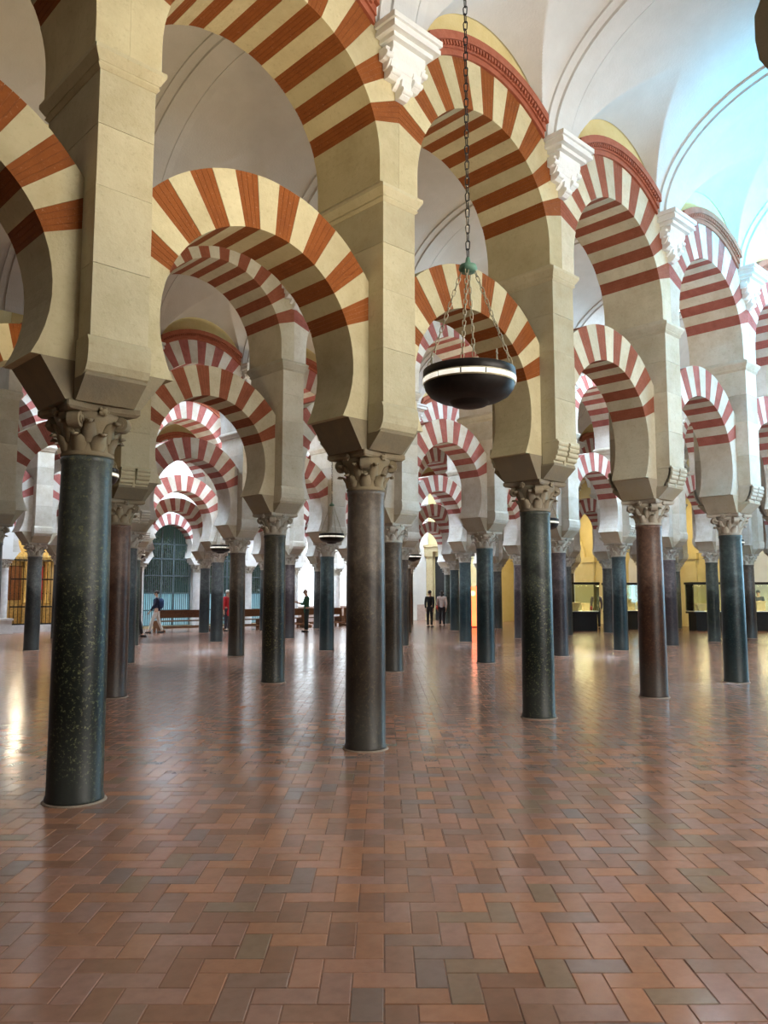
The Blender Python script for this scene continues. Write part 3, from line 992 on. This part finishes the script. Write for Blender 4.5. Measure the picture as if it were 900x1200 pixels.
# ------------------------------------------------------------------ gilded chapel behind the left bays
chx0, chx1 = 2 * S - .1, 5 * S + .1
struct('wall_chapel', MB().box(chx0 - .2, chx0, YA + .3, YA + 5, BED, 6).box(chx1, chx1 + .2, YA + .3, YA + 5, BED, 6).box(chx0, chx1, YA + 4.8, YA + 5, BED, 6), M['yellow_wall'])
struct('ceiling_chapel', MB().box(chx0 - .2, chx1 + .2, YA + .29, YA + 5, 6, 6.2), M['yellow_wall'])
for n, i in enumerate((2, 3, 4)):
    g = empty('chapel_grille', ((i + .5) * S, YA + .1, 0))
    tag(g, ['tall iron grille before the golden chapel at the left edge', 'second bay of iron grille before the golden chapel', 'third bay of chapel grille, half hidden by the nearest column'][n], 'grille', 'chapel grilles')
    hw = S / 2 - .34
    b = MB()
    for k in range(15):
        x = -hw + 2 * hw * k / 14
        b.tube((x, 0, .35), (x, 0, 3.0), .014, .014, 6)
        b.ball((x, 0, 1.6), .03, n=6, m=4)
    obj('bars', b.mesh('bars', M['iron']), g)
    b = MB()
    for z in (.33, 1.05, 2.2, 3.0): b.box(-hw, hw, -.03, .03, z - .03, z + .03)
    obj('rails', b.mesh('rails', M['iron']), g)
    obj('stone_kerb', MB().box(-hw, hw, -.14, .14, BED, .30).mesh('stone_kerb', M['pale_marble']), g)
    b = MB()
    for k in range(15):
        x = -hw + 2 * hw * k / 14
        b.lathe([(.0, 3.0), (.03, 3.06), (.018, 3.12), (.002, 3.28)], 6, c=(x, 0))
    obj('finials', b.mesh('finials', M['gold']), g)
alt = empty('gilded_altarpiece', (3.5 * S, YA + 4.3, 0))
tag(alt, 'gilded altarpiece with columns and red altar front behind the chapel grille', 'altarpiece')
obj('back_panel', MB().box(-4.2, 4.2, .2, .4, 0, 4.8).mesh('back_panel', M['gold']), alt)
b = MB().box(-3.6, -1.6, -.9, -.1, .55, 1.15)
obj('altar_front', b.mesh('altar_front', M['red_cloth']), alt)
obj('altar_cloth', MB().box(-3.65, -1.55, -.95, -.05, 1.15, 1.21).box(-3.6, -1.6, -.9, -.1, BED, .55).mesh('altar_cloth', M['gypsum']), alt)
for k in range(9):
    x = -3.9 + k * .975
    obj('gilded_column', MB().lathe([(.14, 1.1), (.14, 1.2), (.09, 1.26), (.10, 2.0), (.085, 2.9), (.14, 3.0), (.16, 3.12)], 12).box(-.17, .17, -.17, .17, BED, 1.1).mesh('gilded_column', M['gold']), alt, (x, 0, 0))
obj('entablature', MB().box(-4.2, 4.2, -.2, .3, 3.12, 3.3).box(-4.3, 4.3, -.3, .3, 3.3, 3.45).mesh('entablature', M['gold']), alt)
for k in range(8):
    x = -3.41 + k * .975
    obj('painted_panel', MB().box(x - .33, x + .33, .14, .19, 1.3, 2.9).mesh('painted_panel', [M['tan_stone'], M['wood'], M['red_cloth']][k % 3]), alt)
def point(name, loc, watts, color, size=.1):
    d = bpy.data.lights.new(name, 'POINT')
    d.energy = watts; d.color = color; d.shadow_soft_size = size
    o = bpy.data.objects.new(name, d)
    o.location = loc
    COL.objects.link(o)
    return o
def area(name, loc, watts, color, sx, sy, direction):
    d = bpy.data.lights.new(name, 'AREA')
    d.shape = 'RECTANGLE'; d.size = sx; d.size_y = sy
    d.energy = watts; d.color = color
    o = bpy.data.objects.new(name, d)
    o.location = loc
    o.rotation_euler = Vector(direction).to_track_quat('-Z', 'Y').to_euler()
    COL.objects.link(o)
    return o
for x in (2.6, 3.5, 4.5): point('chapel_light', (x * S, YA + 2.2, 4.6), CHAPEL_W, WARM, .15)
ped = MB().box(-.45, .45, -.3, .3, BED, .08).box(-.4, .4, -.26, .26, .08, .52).box(-.45, .45, -.3, .3, .52, .6)
tag(obj('marble_pedestal', ped.mesh('marble_pedestal', M['pale_marble']), None, (8.65, YA - .75, .006)), 'low white marble pedestal at the left edge before the chapel grille', 'pedestal')

# ------------------------------------------------------------------ courtyard outside the grated windows
struct('ground_courtyard', MB().box(5 * S + .4, XB + 1, YA + .3, YA + 30, -.3, BED), M['paving'])
struct('wall_courtyard', MB().box(5 * S + .4, XB + 1, YA + 22, YA + 22.5, BED, 7), M['dim_green'])
def orange_tree(x, y, s, label):
    t = empty('orange_tree', (x, y, BED))
    tag(t, label, 'tree', 'orange trees in the courtyard')
    rnd = random.Random(int(x * 100))
    obj('trunk', MB().tube((0, 0, 0), (.05, .02, 1.5 * s), .12, .09, 9).tube((.05, .02, 1.4 * s), (.5, .1, 2.4 * s), .07, .04, 7).tube((.05, .02, 1.4 * s), (-.4, -.2, 2.4 * s), .07, .04, 7).mesh('trunk', M['bark']), t)
    V, F = [], []
    for k in range(1500):
        d = Vector((rnd.gauss(0, 1), rnd.gauss(0, 1), rnd.gauss(0, 1))).normalized() * (rnd.random() ** .4)
        c = Vector((d.x * 1.7, d.y * 1.7, 3.2 + d.z * 1.6)) * s
        a = Vector((rnd.gauss(0, 1), rnd.gauss(0, 1), rnd.gauss(0, .6))).normalized()
        q = a.orthogonal().normalized()
        b0 = len(V)
        L = .16 * s
        V += [tuple(c - a * L), tuple(c + q * L * .5), tuple(c + a * L), tuple(c - q * L * .5)]
        F.append((b0, b0 + 1, b0 + 2, b0 + 3))
    me = bpy.data.meshes.new('crown'); me.from_pydata(V, [], F); me.materials.append(M['leaf'])
    tag(obj('crown', me, t), kind='stuff')
orange_tree(17.6, YA + 4.0, .98, 'dark orange tree outside the first grated window')
orange_tree(21.2, YA + 4.4, .98, 'dark orange tree outside the second grated window')
orange_tree(24.8, YA + 4.2, .98, 'dark orange tree outside the third grated window')

# ------------------------------------------------------------------ yellow museum wall on the right: pilasters, blind arches, door
for n, yc in enumerate((2.85, 8.55, 14.25, 19.95)):
    b = MB()
    for y in (yc - 2.2, yc + 2.2):
        b.box(XB - .18, XB, y - .3, y + .3, BED, 3.3).box(XB - .26, XB, y - .4, y + .4, 3.3, 3.6)
    A = [pi * t / 24 for t in range(25)]
    ring = [(yc - 1.95 * cos(a), 3.6 + 1.95 * sin(a)) for a in A] + [(yc + 1.6 * cos(a), 3.6 + 1.6 * sin(a)) for a in A]
    b.prism_yz(ring, XB - .18, XB)
    obj('blind_arch', b.mesh('blind_arch', M['yellow_wall']), wall_right)
    A = [pi * t / 24 for t in range(25)]
    obj('niche_panel', MB().prism_yz([(yc - 1.2, BED)] + [(yc - 1.2 * cos(a), 3.0 + 1.2 * sin(a)) for a in A] + [(yc + 1.2, BED)], XB - .03, XB).mesh('niche_panel', M['wall']), wall_right)
tag(obj('wall_plaque', MB().box(XB - .07, XB - .03, 16.2, 16.75, 2.55, 3.3).box(XB - .09, XB - .07, 16.25, 16.7, 2.6, 3.25).mesh('wall_plaque', M['tan_stone'])), 'small square tan relief high on the pale niche of the museum wall', 'relief')
struct('wall_return', MB().box(34.2, XB, 22.95, YA - .3, BED, 9.6), M['yellow_wall'])
d1 = tag(empty('door_1', (34.2, 27.0, 0)), kind='structure')
obj('door_leaf', MB().box(-.03, .0, -.62, .62, BED, 3.9).mesh('door_leaf', M['black']), d1)
for y in (-.95, .95):
    obj('door_pilaster', MB().box(-.26, 0, y - .33, y + .33, BED, .4).box(-.2, 0, y - .27, y + .27, .4, 3.9).box(-.28, 0, y - .34, y + .34, 3.9, 4.2).mesh('door_pilaster', M['tan_stone']), d1)
obj('door_lintel', MB().box(-.3, 0, -1.3, 1.3, 4.2, 4.5).box(-.38, 0, -1.38, 1.38, 4.5, 4.64).mesh('door_lintel', M['tan_stone']), d1)

# ------------------------------------------------------------------ museum vitrines
def vitrine(x, y, rz, L, label, seed, tall=2.0):
    v = empty('display_case', (x, y, 0), rz)
    tag(v, label, 'display case', 'lit display cases')
    h = L / 2
    obj('plinth', MB().box(-h + .1, h - .1, -.45, .45, BED, .74).box(-h, h, -.5, .5, .74, .82).mesh('plinth', M['black']), v)
    obj('deck', MB().box(-h + .04, h - .04, -.46, .46, .82, .85).mesh('deck', M['gypsum']), v)
    for nm, bx in (('glass_pane', (-h + .02, h - .02, -.49, -.48, .85, tall)), ('glass_pane', (-h + .02, h - .02, .48, .49, .85, tall)), ('glass_pane', (-h, -h + .01, -.49, .49, .85, tall)), ('glass_pane', (h - .01, h, -.49, .49, .85, tall))):
        obj(nm, MB().box(*bx).mesh('glass_pane', M['case_glass']), v)
    obj('top_rail', MB().box(-h - .03, h + .03, -.52, .52, tall, tall + .09).mesh('top_rail', M['black']), v)
    rnd = random.Random(seed)
    n = int(L / .62)
    mw = Matrix.Translation((x, y, 0)) @ Matrix.Rotation(rz, 4, 'Z')
    for k in range(n):
        p = mw @ Vector((-h + .45 + k * (L - .9) / max(1, n - 1), rnd.uniform(-.15, .15), .852))
        s = rnd.uniform(.75, 1.2)
        f = MB()
        if k % 3 == 0: f.frustum(.11 * s, .11 * s, 0, .2 * s, .2 * s, .26 * s).box(-.22 * s, .22 * s, -.22 * s, .22 * s, .26 * s, .33 * s)
        elif k % 3 == 1: f.box(-.2 * s, .2 * s, -.14 * s, .14 * s, 0, .38 * s).box(-.23 * s, .23 * s, -.17 * s, .17 * s, .38 * s, .44 * s)
        else: f.lathe([(.12 * s, 0), (.14 * s, .04 * s), (.09 * s, .12 * s), (.17 * s, .3 * s), (.13 * s, .42 * s)], 14)
        o = obj('carved_fragment', f.mesh('carved_fragment', M['tan_stone']), None, p, rz + rnd.uniform(-.3, .3))
        shape = ['flared capital', 'square carved block', 'turned stone vase'][k % 3]
        tag(o, 'tan %s, %s from the left in the %s' % (shape, ORD[k] if k else 'first', ('case left of the plaid visitor', 'case right of the plaid visitor', 'case near the right edge')[seed - 1]), 'carving', 'carved stones in the display cases')
    for t in (-.3, .3):
        q = mw @ Vector((t * L, 0, tall - .06))
        area('case_light', q, 40, (1.0, .82, .46), L * .45, .3, (0, 0, -1))
CAMYAW = -math.atan2(.69267, .72126)
vitrine(27.6, 14.1, CAMYAW, 3.1, 'glass display case left of the plaid visitor, behind the third front column', 1)
vitrine(31.2, 12.6, CAMYAW, 2.6, 'glass display case right of the plaid visitor', 2)
vitrine(32.9, 8.6, CAMYAW, 4.2, 'long glass display case near the right edge', 3)
for x, y in ((33.4, 21.0), (34.4, 17.1), (34.4, 11.4), (34.2, 5.7), (33.0, 2.0)):
    area('museum_ceiling_light', (x - .8, y, 5.6), MUSEUM_W, (1.0, .78, .36), .6, 1.6, (.55, 0, -1))

# orange backlit panel
pn = empty('backlit_panel', (27.4, 18.75, 0), CAMYAW)
tag(pn, 'glowing orange information panel standing between two teal columns', 'panel')
obj('stand', MB().box(-.42, .42, -.16, .16, BED, .05).box(-.4, .4, .06, .1, .05, 1.95).mesh('stand', M['iron']), pn)
obj('lit_face', MB().box(-.4, .4, 0, .06, .05, 1.95).mesh('lit_face', M['panel_glow']), pn)
obj('pale_disc', MB().tube((-.17, -.006, 1.62), (-.17, .004, 1.62), .13, .13, 20).mesh('pale_disc', M['panel_disc']), pn)

# ------------------------------------------------------------------ benches
def bench(x, y, rz, label, L=2.1):
    o = empty('wooden_pew', (x, y, BED), rz)
    tag(o, label, 'bench', 'wooden pews')
    h = L / 2
    obj('seat', MB().box(-h, h, -.22, .2, .42, .47).mesh('seat', M['wood']), o)
    obj('backrest', MB().box(-h, h, .2, .24, .58, .86).mesh('backrest', M['wood']), o)
    obj('top_rail', MB().box(-h - .02, h + .02, .17, .32, .86, .91).mesh('top_rail', M['wood']), o)
    obj('kneeler', MB().box(-h + .08, h - .08, .46, .66, .16, .21).mesh('kneeler', M['wood']), o)
    for sx in (-1, 1):
        p = [(-.22, 0), (-.12, 0), (-.08, .16), (.1, .16), (.14, 0), (.7, 0), (.7, .1), (.3, .14), (.27, .86), (.19, .86), (.17, .5), (-.22, .45)]
        obj('bench_end', MB().prism_yz(p, sx * h - .035, sx * h + .035).mesh('bench_end', M['wood']), o)
    obj('stretcher', MB().box(-h, h, .02, .06, .18, .24).mesh('stretcher', M['wood']), o)
for k, (x, y, lb) in enumerate(((11.9, 25.3, 'wooden pew behind the man in white trousers'), (15.1, 24.9, 'wooden pew right of the man in white trousers'), (17.9, 24.7, 'wooden pew behind the person in red'),
                                (20.4, 24.9, 'wooden pew below the second grated window'), (22.9, 25.0, 'wooden pew behind the man in the green jacket'), (25.6, 25.2, 'rightmost wooden pew, below the white windows'))):
    bench(x, y, pi, lb, 2.25)

# ------------------------------------------------------------------ hanging lamps
def lamp_meshes():
    m = {}
    b = MB()
    b.lathe([(.0, 2.757), (.07, 2.760), (.112, 2.772), (.128, 2.790), (.138, 2.793), (.20, 2.806), (.258, 2.838), (.288, 2.878), (.296, 2.91)], 40, caps=False)
    b.lathe([(.285, 2.91), (.255, 2.85), (.19, 2.815), (.10, 2.80), (.0, 2.80)], 40, caps=False)
    b.lathe([(.296, 2.945), (.302, 2.955), (.300, 3.0), (.292, 3.005), (.285, 3.0), (.285, 2.91)], 40, caps=False)
    m['bowl'] = b.mesh('bowl', M['iron'])
    b = MB()
    for k in range(12):
        n = 5
        V, F = [], []
        for q in range(n + 1):
            a = 2 * pi * (k + .03 + .94 * q / n) / 12
            for r, z in ((.297, 2.912), (.303, 2.914), (.304, 2.942), (.297, 2.944)):
                V.append((r * cos(a), r * sin(a), z))
        for q in range(n):
            for s in range(4):
                F.append((q * 4 + s, q * 4 + 4 + s, q * 4 + 4 + (s + 1) % 4, q * 4 + (s + 1) % 4))
        b.add(V, F, 0, True)
    m['light_band'] = b.mesh('light_band', M['band_glow'])
    m['band_ring'] = MB().lathe([(.298, 2.903), (.302, 2.907), (.302, 2.912), (.296, 2.914)], 40, caps=False).lathe([(.297, 2.942), (.303, 2.944), (.304, 2.949), (.298, 2.951)], 40, caps=False).mesh('band_ring', M['brass'])
    m['hub'] = MB().lathe([(.0, 3.665), (.05, 3.67), (.062, 3.69), (.055, 3.715), (.02, 3.73), (.012, 3.77), (.0, 3.775)], 20, caps=False).mesh('hub', M['verdigris'])
    for q in range(4):
        a = q * pi / 2 + .55
        p0, p1 = Vector((.285 * cos(a), .285 * sin(a), 3.0)), Vector((.045 * cos(a), .045 * sin(a), 3.675))
        b = MB()
        d = (p1 - p0); n = 17
        rot = d.to_track_quat('Z', 'Y').to_matrix().to_4x4()
        for k in range(n):
            c = p0 + d * ((k + .5) / n)
            M4 = Matrix.Translation(c) @ rot @ Matrix.Rotation((k % 2) * pi / 2 + .4, 4, 'Z')
            b.torus(M4, .0105, .0034, .014, 10, 5)
        m['chain%d' % q] = b.mesh('bowl_chain', M['brass'])
    b = MB()
    n = 96
    z0, z1 = 3.77, ZV + VB + .02
    L = (z1 - z0) / n
    for k in range(n):
        b.torus(Matrix.Translation((0, 0, z0 + L * (k + .5))) @ Matrix.Rotation((k % 2) * pi / 2 + .3, 4, 'Z'), .014, .0042, L * .5 - .010, 10, 5)
    m['top_chain'] = b.mesh('top_chain', M['chain_iron'])
    b = MB()
    b.box(-.004, .004, -.004, .004, 0, .075).box(-.022, .022, -.004, .004, .045, .053)
    b.ball((0, 0, .004), .009, n=6, m=4)
    m['cross_finial'] = b.mesh('cross_finial', M['brass'])
    m['candle_cup'] = MB().lathe([(.025, 2.80), (.032, 2.83), (.032, 2.90), (.022, 2.90), (.022, 2.86)], 12).mesh('candle_cup', M['brass'])
    return m
LM = lamp_meshes()
LAMPS = [((0, .43), 'big dark bowl lamp on brass chains hanging before the front row'),
         ((1, .43), 'small bowl lamp half hidden behind the nearest column'),
         ((1, 3.42), 'bowl lamp hanging just right of the third front column'),
         ((1, 6.30), 'bowl lamp half hidden behind the fifth front column, at right'),
         ((2, 3.25), 'bowl lamp half hidden behind the second front column, on its left'),
         ((2, 6.2), 'bowl lamp behind the third front column, below the nearer lamp'),
         ((3, 3.43), 'bowl lamp hanging above the person in red, left of centre'),
         ((3, 6.15), 'small bowl lamp hanging before the white far wall, near the centre'),
         ((4, 3.5), 'tiny bowl lamp left of the dark grated window')]
for (kN, i), lb in LAMPS:
    o = empty('hanging_lamp', (i * S, (kN - .5) * NW, 0), radians(20 * kN))
    tag(o, lb, 'lamp', 'hanging bowl lamps')
    bw = obj('bowl', LM['bowl'], o)
    obj('light_band', LM['light_band'], o); obj('band_ring', LM['band_ring'], o)
    for q in range(4):
        obj('bowl_chain', LM['chain%d' % q], o)
        a = q * pi / 2 + .55 + pi / 4
        obj('cross_finial', LM['cross_finial'], o, (.29 * cos(a), .29 * sin(a), 3.0), rz=.5)
        obj('candle_cup', LM['candle_cup'], bw, (.14 * cos(a), .14 * sin(a), 0))
    obj('hub', LM['hub'], o); obj('top_chain', LM['top_chain'], o)
    area('lamp_uplight', (i * S + .10, (kN - .5) * NW + .24, 3.84), LAMP_W, (1.0, .78, .45), .16, .16, (0, 0, 1))

fl = bpy.data.lights.new('cyan_floodlight', 'SPOT')  # unseen spot added to turn the right-hand vault cyan
fl.energy = 1500; fl.color = (.01, .46, .80); fl.spot_size = radians(112); fl.spot_blend = .6; fl.shadow_soft_size = .25
flo = bpy.data.objects.new('cyan_floodlight', fl)
flo.location = (11.9, -3.5, 6.2); flo.rotation_euler = Vector((-.12, .35, 1)).to_track_quat('-Z', 'Y').to_euler()
COL.objects.link(flo)
area('cool_floodlight', (13.0, -4.9, 5.0), 110, (.50, .78, 1.0), .8, .8, (-.25, 1, .12))  # unseen lamp added to cool the front arch faces at right

# ------------------------------------------------------------------ people
def skinned(name, nodes, edges, mat, parent, root=0, sub=2):
    """one continuous surface grown over a joint graph"""
    me = bpy.data.meshes.new(name)
    me.from_pydata([n[:3] for n in nodes], edges, [])
    o = bpy.data.objects.new(name + '_graph', me)
    COL.objects.link(o)
    o.modifiers.new('skin', 'SKIN')
    for k, n in enumerate(nodes):
        sv = me.skin_vertices[0].data[k]
        sv.radius = (n[3], n[4] if len(n) > 4 else n[3])
        sv.use_root = (k == root)
    ss = o.modifiers.new('sub', 'SUBSURF'); ss.levels = sub; ss.render_levels = sub
    dg = bpy.context.evaluated_depsgraph_get()
    out = bpy.data.meshes.new_from_object(o.evaluated_get(dg))
    bpy.data.objects.remove(o)
    out.materials.clear(); out.materials.append(mat)
    for p in out.polygons: p.use_smooth = True
    return obj(name, out, parent)

def person(x, y, face, label, top, legs, hair=(.03, .02, .015), shoes=(.02, .018, .016), stride=0.0, arm_l=(.0, .0), arm_r=(.0, .0), h=1.72, bag=None, long_hair=False, head_down=0.0, coat=.0, held=None):
    """figure facing local -y; arm = (forward swing, elbow bend)"""
    P = empty('person', (x, y, 0), face)
    tag(P, label, 'person')
    s = h / 1.72
    cl = lambda nm, c, r=.8: simple(nm, c, r, 0, .12, 14)
    mt, ml, mh, ms = cl('garment', top), cl('trousers_cloth', legs), cl('hair_colour', hair, .6), cl('shoe_leather', shoes, .5)
    n, e = [], []
    def N(*a):
        n.append((a[0] * s, a[1] * s, a[2] * s, *[r * s for r in a[3:]])); return len(n) - 1
    pel = N(0, 0, .95, .125, .10); bel = N(0, 0, 1.08, .118, .092); che = N(0, .005, 1.27, .135, .10); upc = N(0, .01, 1.39, .11, .085)
    nk = N(0, 0, 1.49, .052); hd0 = N(0, -.015 - head_down * .02, 1.56, .062, .072); hd1 = N(0, -.02 - head_down * .05, 1.63, .076, .09); hd2 = N(0, -.012 - head_down * .06, 1.69, .062, .075)
    e += [(pel, bel), (bel, che), (che, upc), (upc, nk), (nk, hd0), (hd0, hd1), (hd1, hd2)]
    joints = {}
    for sd, (sw, eb) in ((-1, arm_l), (1, arm_r)):
        sh = Vector((sd * .185, .01, 1.40))
        el = sh + Vector((sd * .045, -sin(sw) * .29, -cos(sw) * .29))
        t = sw + eb
        wr = el + Vector((-sd * .02 * (1 + 3 * sin(min(1.5, eb))), -sin(t) * .25, -cos(t) * .25))
        ha = wr + (wr - el).normalized() * .075
        a, b, c, d = N(*sh, .056), N(*el, .042), N(*wr, .029), N(*ha, .034, .018)
        e += [(upc, a), (a, b), (b, c), (c, d)]
        dirv = (wr - el).normalized(); side = Vector((0, 1, 0)) if abs(dirv.y) < .8 else Vector((0, 0, 1))
        for q in range(4):
            f0 = ha + side * ((q - 1.5) * .019) + dirv * .03
            L = (.036, .045, .042, .032)[q]
            f1 = f0 + dirv * L + Vector((-sd * .006, 0, 0)); f2 = f1 + dirv * L * .6 + Vector((-sd * .018, 0, 0))
            k0, k1, k2 = N(*f0, .0095), N(*f1, .0088), N(*f2, .0075)
            e += [(d, k0), (k0, k1), (k1, k2)]
        t0 = wr + dirv * .03 - side * .03; t1 = t0 + dirv * .03 - side * .018; t2 = t1 + dirv * .025
        k0, k1, k2 = N(*t0, .0105), N(*t1, .0095), N(*t2, .008)
        e += [(c, k0), (k0, k1), (k1, k2)]
        joints[sd] = (sh, el, wr, ha)
    legsj = {}
    for sd in (-1, 1):
        st = stride * sd
        hip = Vector((sd * .09, 0, .90))
        kn = hip + Vector((sd * .01, -sin(st + abs(st) * .25) * .43, -cos(st + abs(st) * .25) * .43))
        t = st - abs(st) * .35 if st > 0 else st - abs(st) * .25
        an = kn + Vector((0, -sin(t) * .41, -cos(t) * .41))
        legsj[sd] = [hip, kn, an]
    low = min(v[2].z for v in legsj.values())
    drop = low - .075
    for sd in (-1, 1):
        hip, kn, an = legsj[sd]
        toe = an + Vector((0, -.13, -.035))
        a, b, c, d = N(*hip, .085), N(*kn, .056), N(*an, .040), N(*toe, .036, .028)
        e += [(pel, a), (a, b), (b, c), (c, d)]
    for k in range(len(n)):
        n[k] = (n[k][0], n[k][1], n[k][2] - drop * s, *n[k][3:])
    dz = Vector((0, 0, -drop))
    body = skinned('body', n, e, M['skin'], P, pel)
    hp = Vector(n[hd1][:3])
    fb = MB()
    fb.ball(hp + Vector((0, -.092, -.012)) * s, .013 * s, .02 * s, .024 * s, 8, 6)
    for sx in (-1, 1): fb.ball(hp + Vector((sx * .08, .01, -.01)) * s, .012 * s, .024 * s, .032 * s, 8, 6)
    obj('nose_and_ears', fb.mesh('nose_and_ears', M['skin']), body)
    eb_ = MB()
    for sx in (-1, 1): eb_.ball(hp + Vector((sx * .032, -.082, .012)) * s, .012 * s, .008 * s, .007 * s, 8, 6)
    obj('eyes', eb_.mesh('eyes', M['black']), body)
    obj('mouth', MB().ball(hp + Vector((0, -.083, -.052)) * s, .022 * s, .008 * s, .006 * s, 8, 6).mesh('mouth', M['red_cloth']), body)
    hb = MB().ball(hp + Vector((0, .018, .035)) * s, .090 * s, .100 * s, .088 * s, 14, 9)
    if long_hair: hb.ball(hp + Vector((0, .062, -.10)) * s, .085 * s, .05 * s, .16 * s, 12, 8)
    obj('hair', hb.mesh('hair', mh), P)
    # jacket
    g, ge = [], []
    def G(*a):
        g.append((a[0] * s, a[1] * s, (a[2] - drop) * s, *[r * s for r in a[3:]])); return len(g) - 1
    j0 = G(0, 0, .90 - coat, .155 + coat * .12, .125 + coat * .1); j1 = G(0, 0, 1.06, .142, .115); j2 = G(0, .005, 1.26, .158, .122); j3 = G(0, .01, 1.40, .128, .10); j4 = G(0, .004, 1.465, .066, .062)
    ge += [(j0, j1), (j1, j2), (j2, j3), (j3, j4)]
    for sd in (-1, 1):
        sh, el, wr, ha = joints[sd]
        a, b, c = G(*sh, .072), G(*el, .057), G(*(wr + (el - wr) * .08), .043)
        ge += [(j3, a), (a, b), (b, c)]
    skinned('jacket', g, ge, mt, P, j1)
    g2, ge2 = [], []
    def G2(v, *r):
        g2.append((v[0] * s, v[1] * s, (v[2] - drop) * s, *[q * s for q in r])); return len(g2) - 1
    w0 = G2((0, 0, 1.02), .132, .105); w1 = G2((0, 0, .92), .135, .11)
    ge2.append((w0, w1))
    for sd in (-1, 1):
        hip, kn, an = legsj[sd]
        a, b, c = G2(hip - Vector((0, 0, .03)), .098), G2(kn, .070), G2(an + Vector((0, 0, .01)), .056)
        ge2 += [(w1, a), (a, b), (b, c)]
    skinned('trousers', g2, ge2, ml, P, w1)
    for sd in (-1, 1):
        an = (legsj[sd][2] + dz) * s
        sb = MB()
        sb.ball(an + Vector((0, -.055, -.035)) * s, .047 * s, .135 * s, .042 * s, 10, 7)
        sb.box((an.x - .045 * s), (an.x + .045 * s), an.y - .18 * s, an.y + .075 * s, an.z - .075 * s, an.z - .052 * s)
        obj('shoe', sb.mesh('shoe', ms), P)
    if bag == 'backpack':
        mb_ = cl('backpack_cloth', (.03, .06, .16))
        b = MB().ball((0, .19 * s, (1.22 - drop) * s), .15 * s, .10 * s, .22 * s, 12, 9)
        o = obj('backpack', b.mesh('backpack', mb_), P)
        st_ = MB()
        for sx in (-1, 1): st_.tube((sx * .11 * s, .13 * s, (1.40 - drop) * s), (sx * .12 * s, -.115 * s, (1.38 - drop) * s), .018 * s, .018 * s, 6).tube((sx * .12 * s, -.115 * s, (1.38 - drop) * s), (sx * .13 * s, -.11 * s, (1.15 - drop) * s), .018 * s, .018 * s, 6)
        obj('strap', st_.mesh('strap', mb_), o)
    elif bag:
        mb_ = cl('bag_leather', bag, .5)
        z = (.92 - drop) * s
        b = MB().ball((.235 * s, .02 * s, z), .06 * s, .15 * s, .12 * s, 12, 8)
        o = obj('shoulder_bag', b.mesh('shoulder_bag', mb_), P)
        obj('strap', MB().tube((.22 * s, .02 * s, z + .1 * s), (.10 * s, .0, (1.475 - drop) * s), .012 * s, .012 * s, 6).mesh('strap', mb_), o)
    return P
F = CAMYAW                                   # facing the camera
person(13.5, 24.05, F + radians(-80), 'person in navy jacket and white trousers walking with a blue backpack', (.018, .022, .05), (.62, .58, .52), hair=(.05, .045, .04), stride=.30, arm_l=(-.3, .3), arm_r=(.3, .3), bag='backpack')
person(11.5, 21.9, F + radians(80), 'person in black walking, half hidden beside the left columns', (.012, .012, .014), (.03, .028, .03), stride=.3, bag=(.02, .018, .016))
person(16.52, 23.5, F + radians(60), 'grey-haired person in a red coat standing behind a grey column', (.55, .02, .03), (.04, .04, .06), hair=(.45, .42, .38), coat=.30, bag=(.45, .02, .03))
person(18.45, 20.5, F + radians(-70), 'bald-ish person in a green jacket reading beside a dark column', (.03, .13, .08), (.02, .035, .035), hair=(.30, .18, .14), coat=.16, arm_l=(.35, 1.5), arm_r=(.35, 1.5), head_down=1.0)
person(25.95, 20.45, F + radians(150), 'slim person in black T-shirt and black trousers near the white far wall', (.010, .010, .011), (.012, .012, .014), arm_l=(-.1, .2))
person(27.1, 20.7, F + radians(165), 'person in a pale blouse with a red shoulder bag', (.62, .52, .46), (.014, .013, .015), long_hair=True, bag=(.62, .05, .02))
person(25.4, 16.25, F + radians(-90), 'person in black looking left, beside the bright orange panel', (.012, .012, .016), (.02, .022, .035), h=1.76)
person(29.9, 13.75, F + radians(170), 'person in a dark checked shirt with a red bag at the display case', (.10, .075, .085), (.012, .012, .014), long_hair=True, bag=(.50, .05, .05))
person(34.9, 8.5, F + radians(-30), 'dark-haired person behind the display case at the right edge', (.02, .02, .025), (.02, .02, .02))
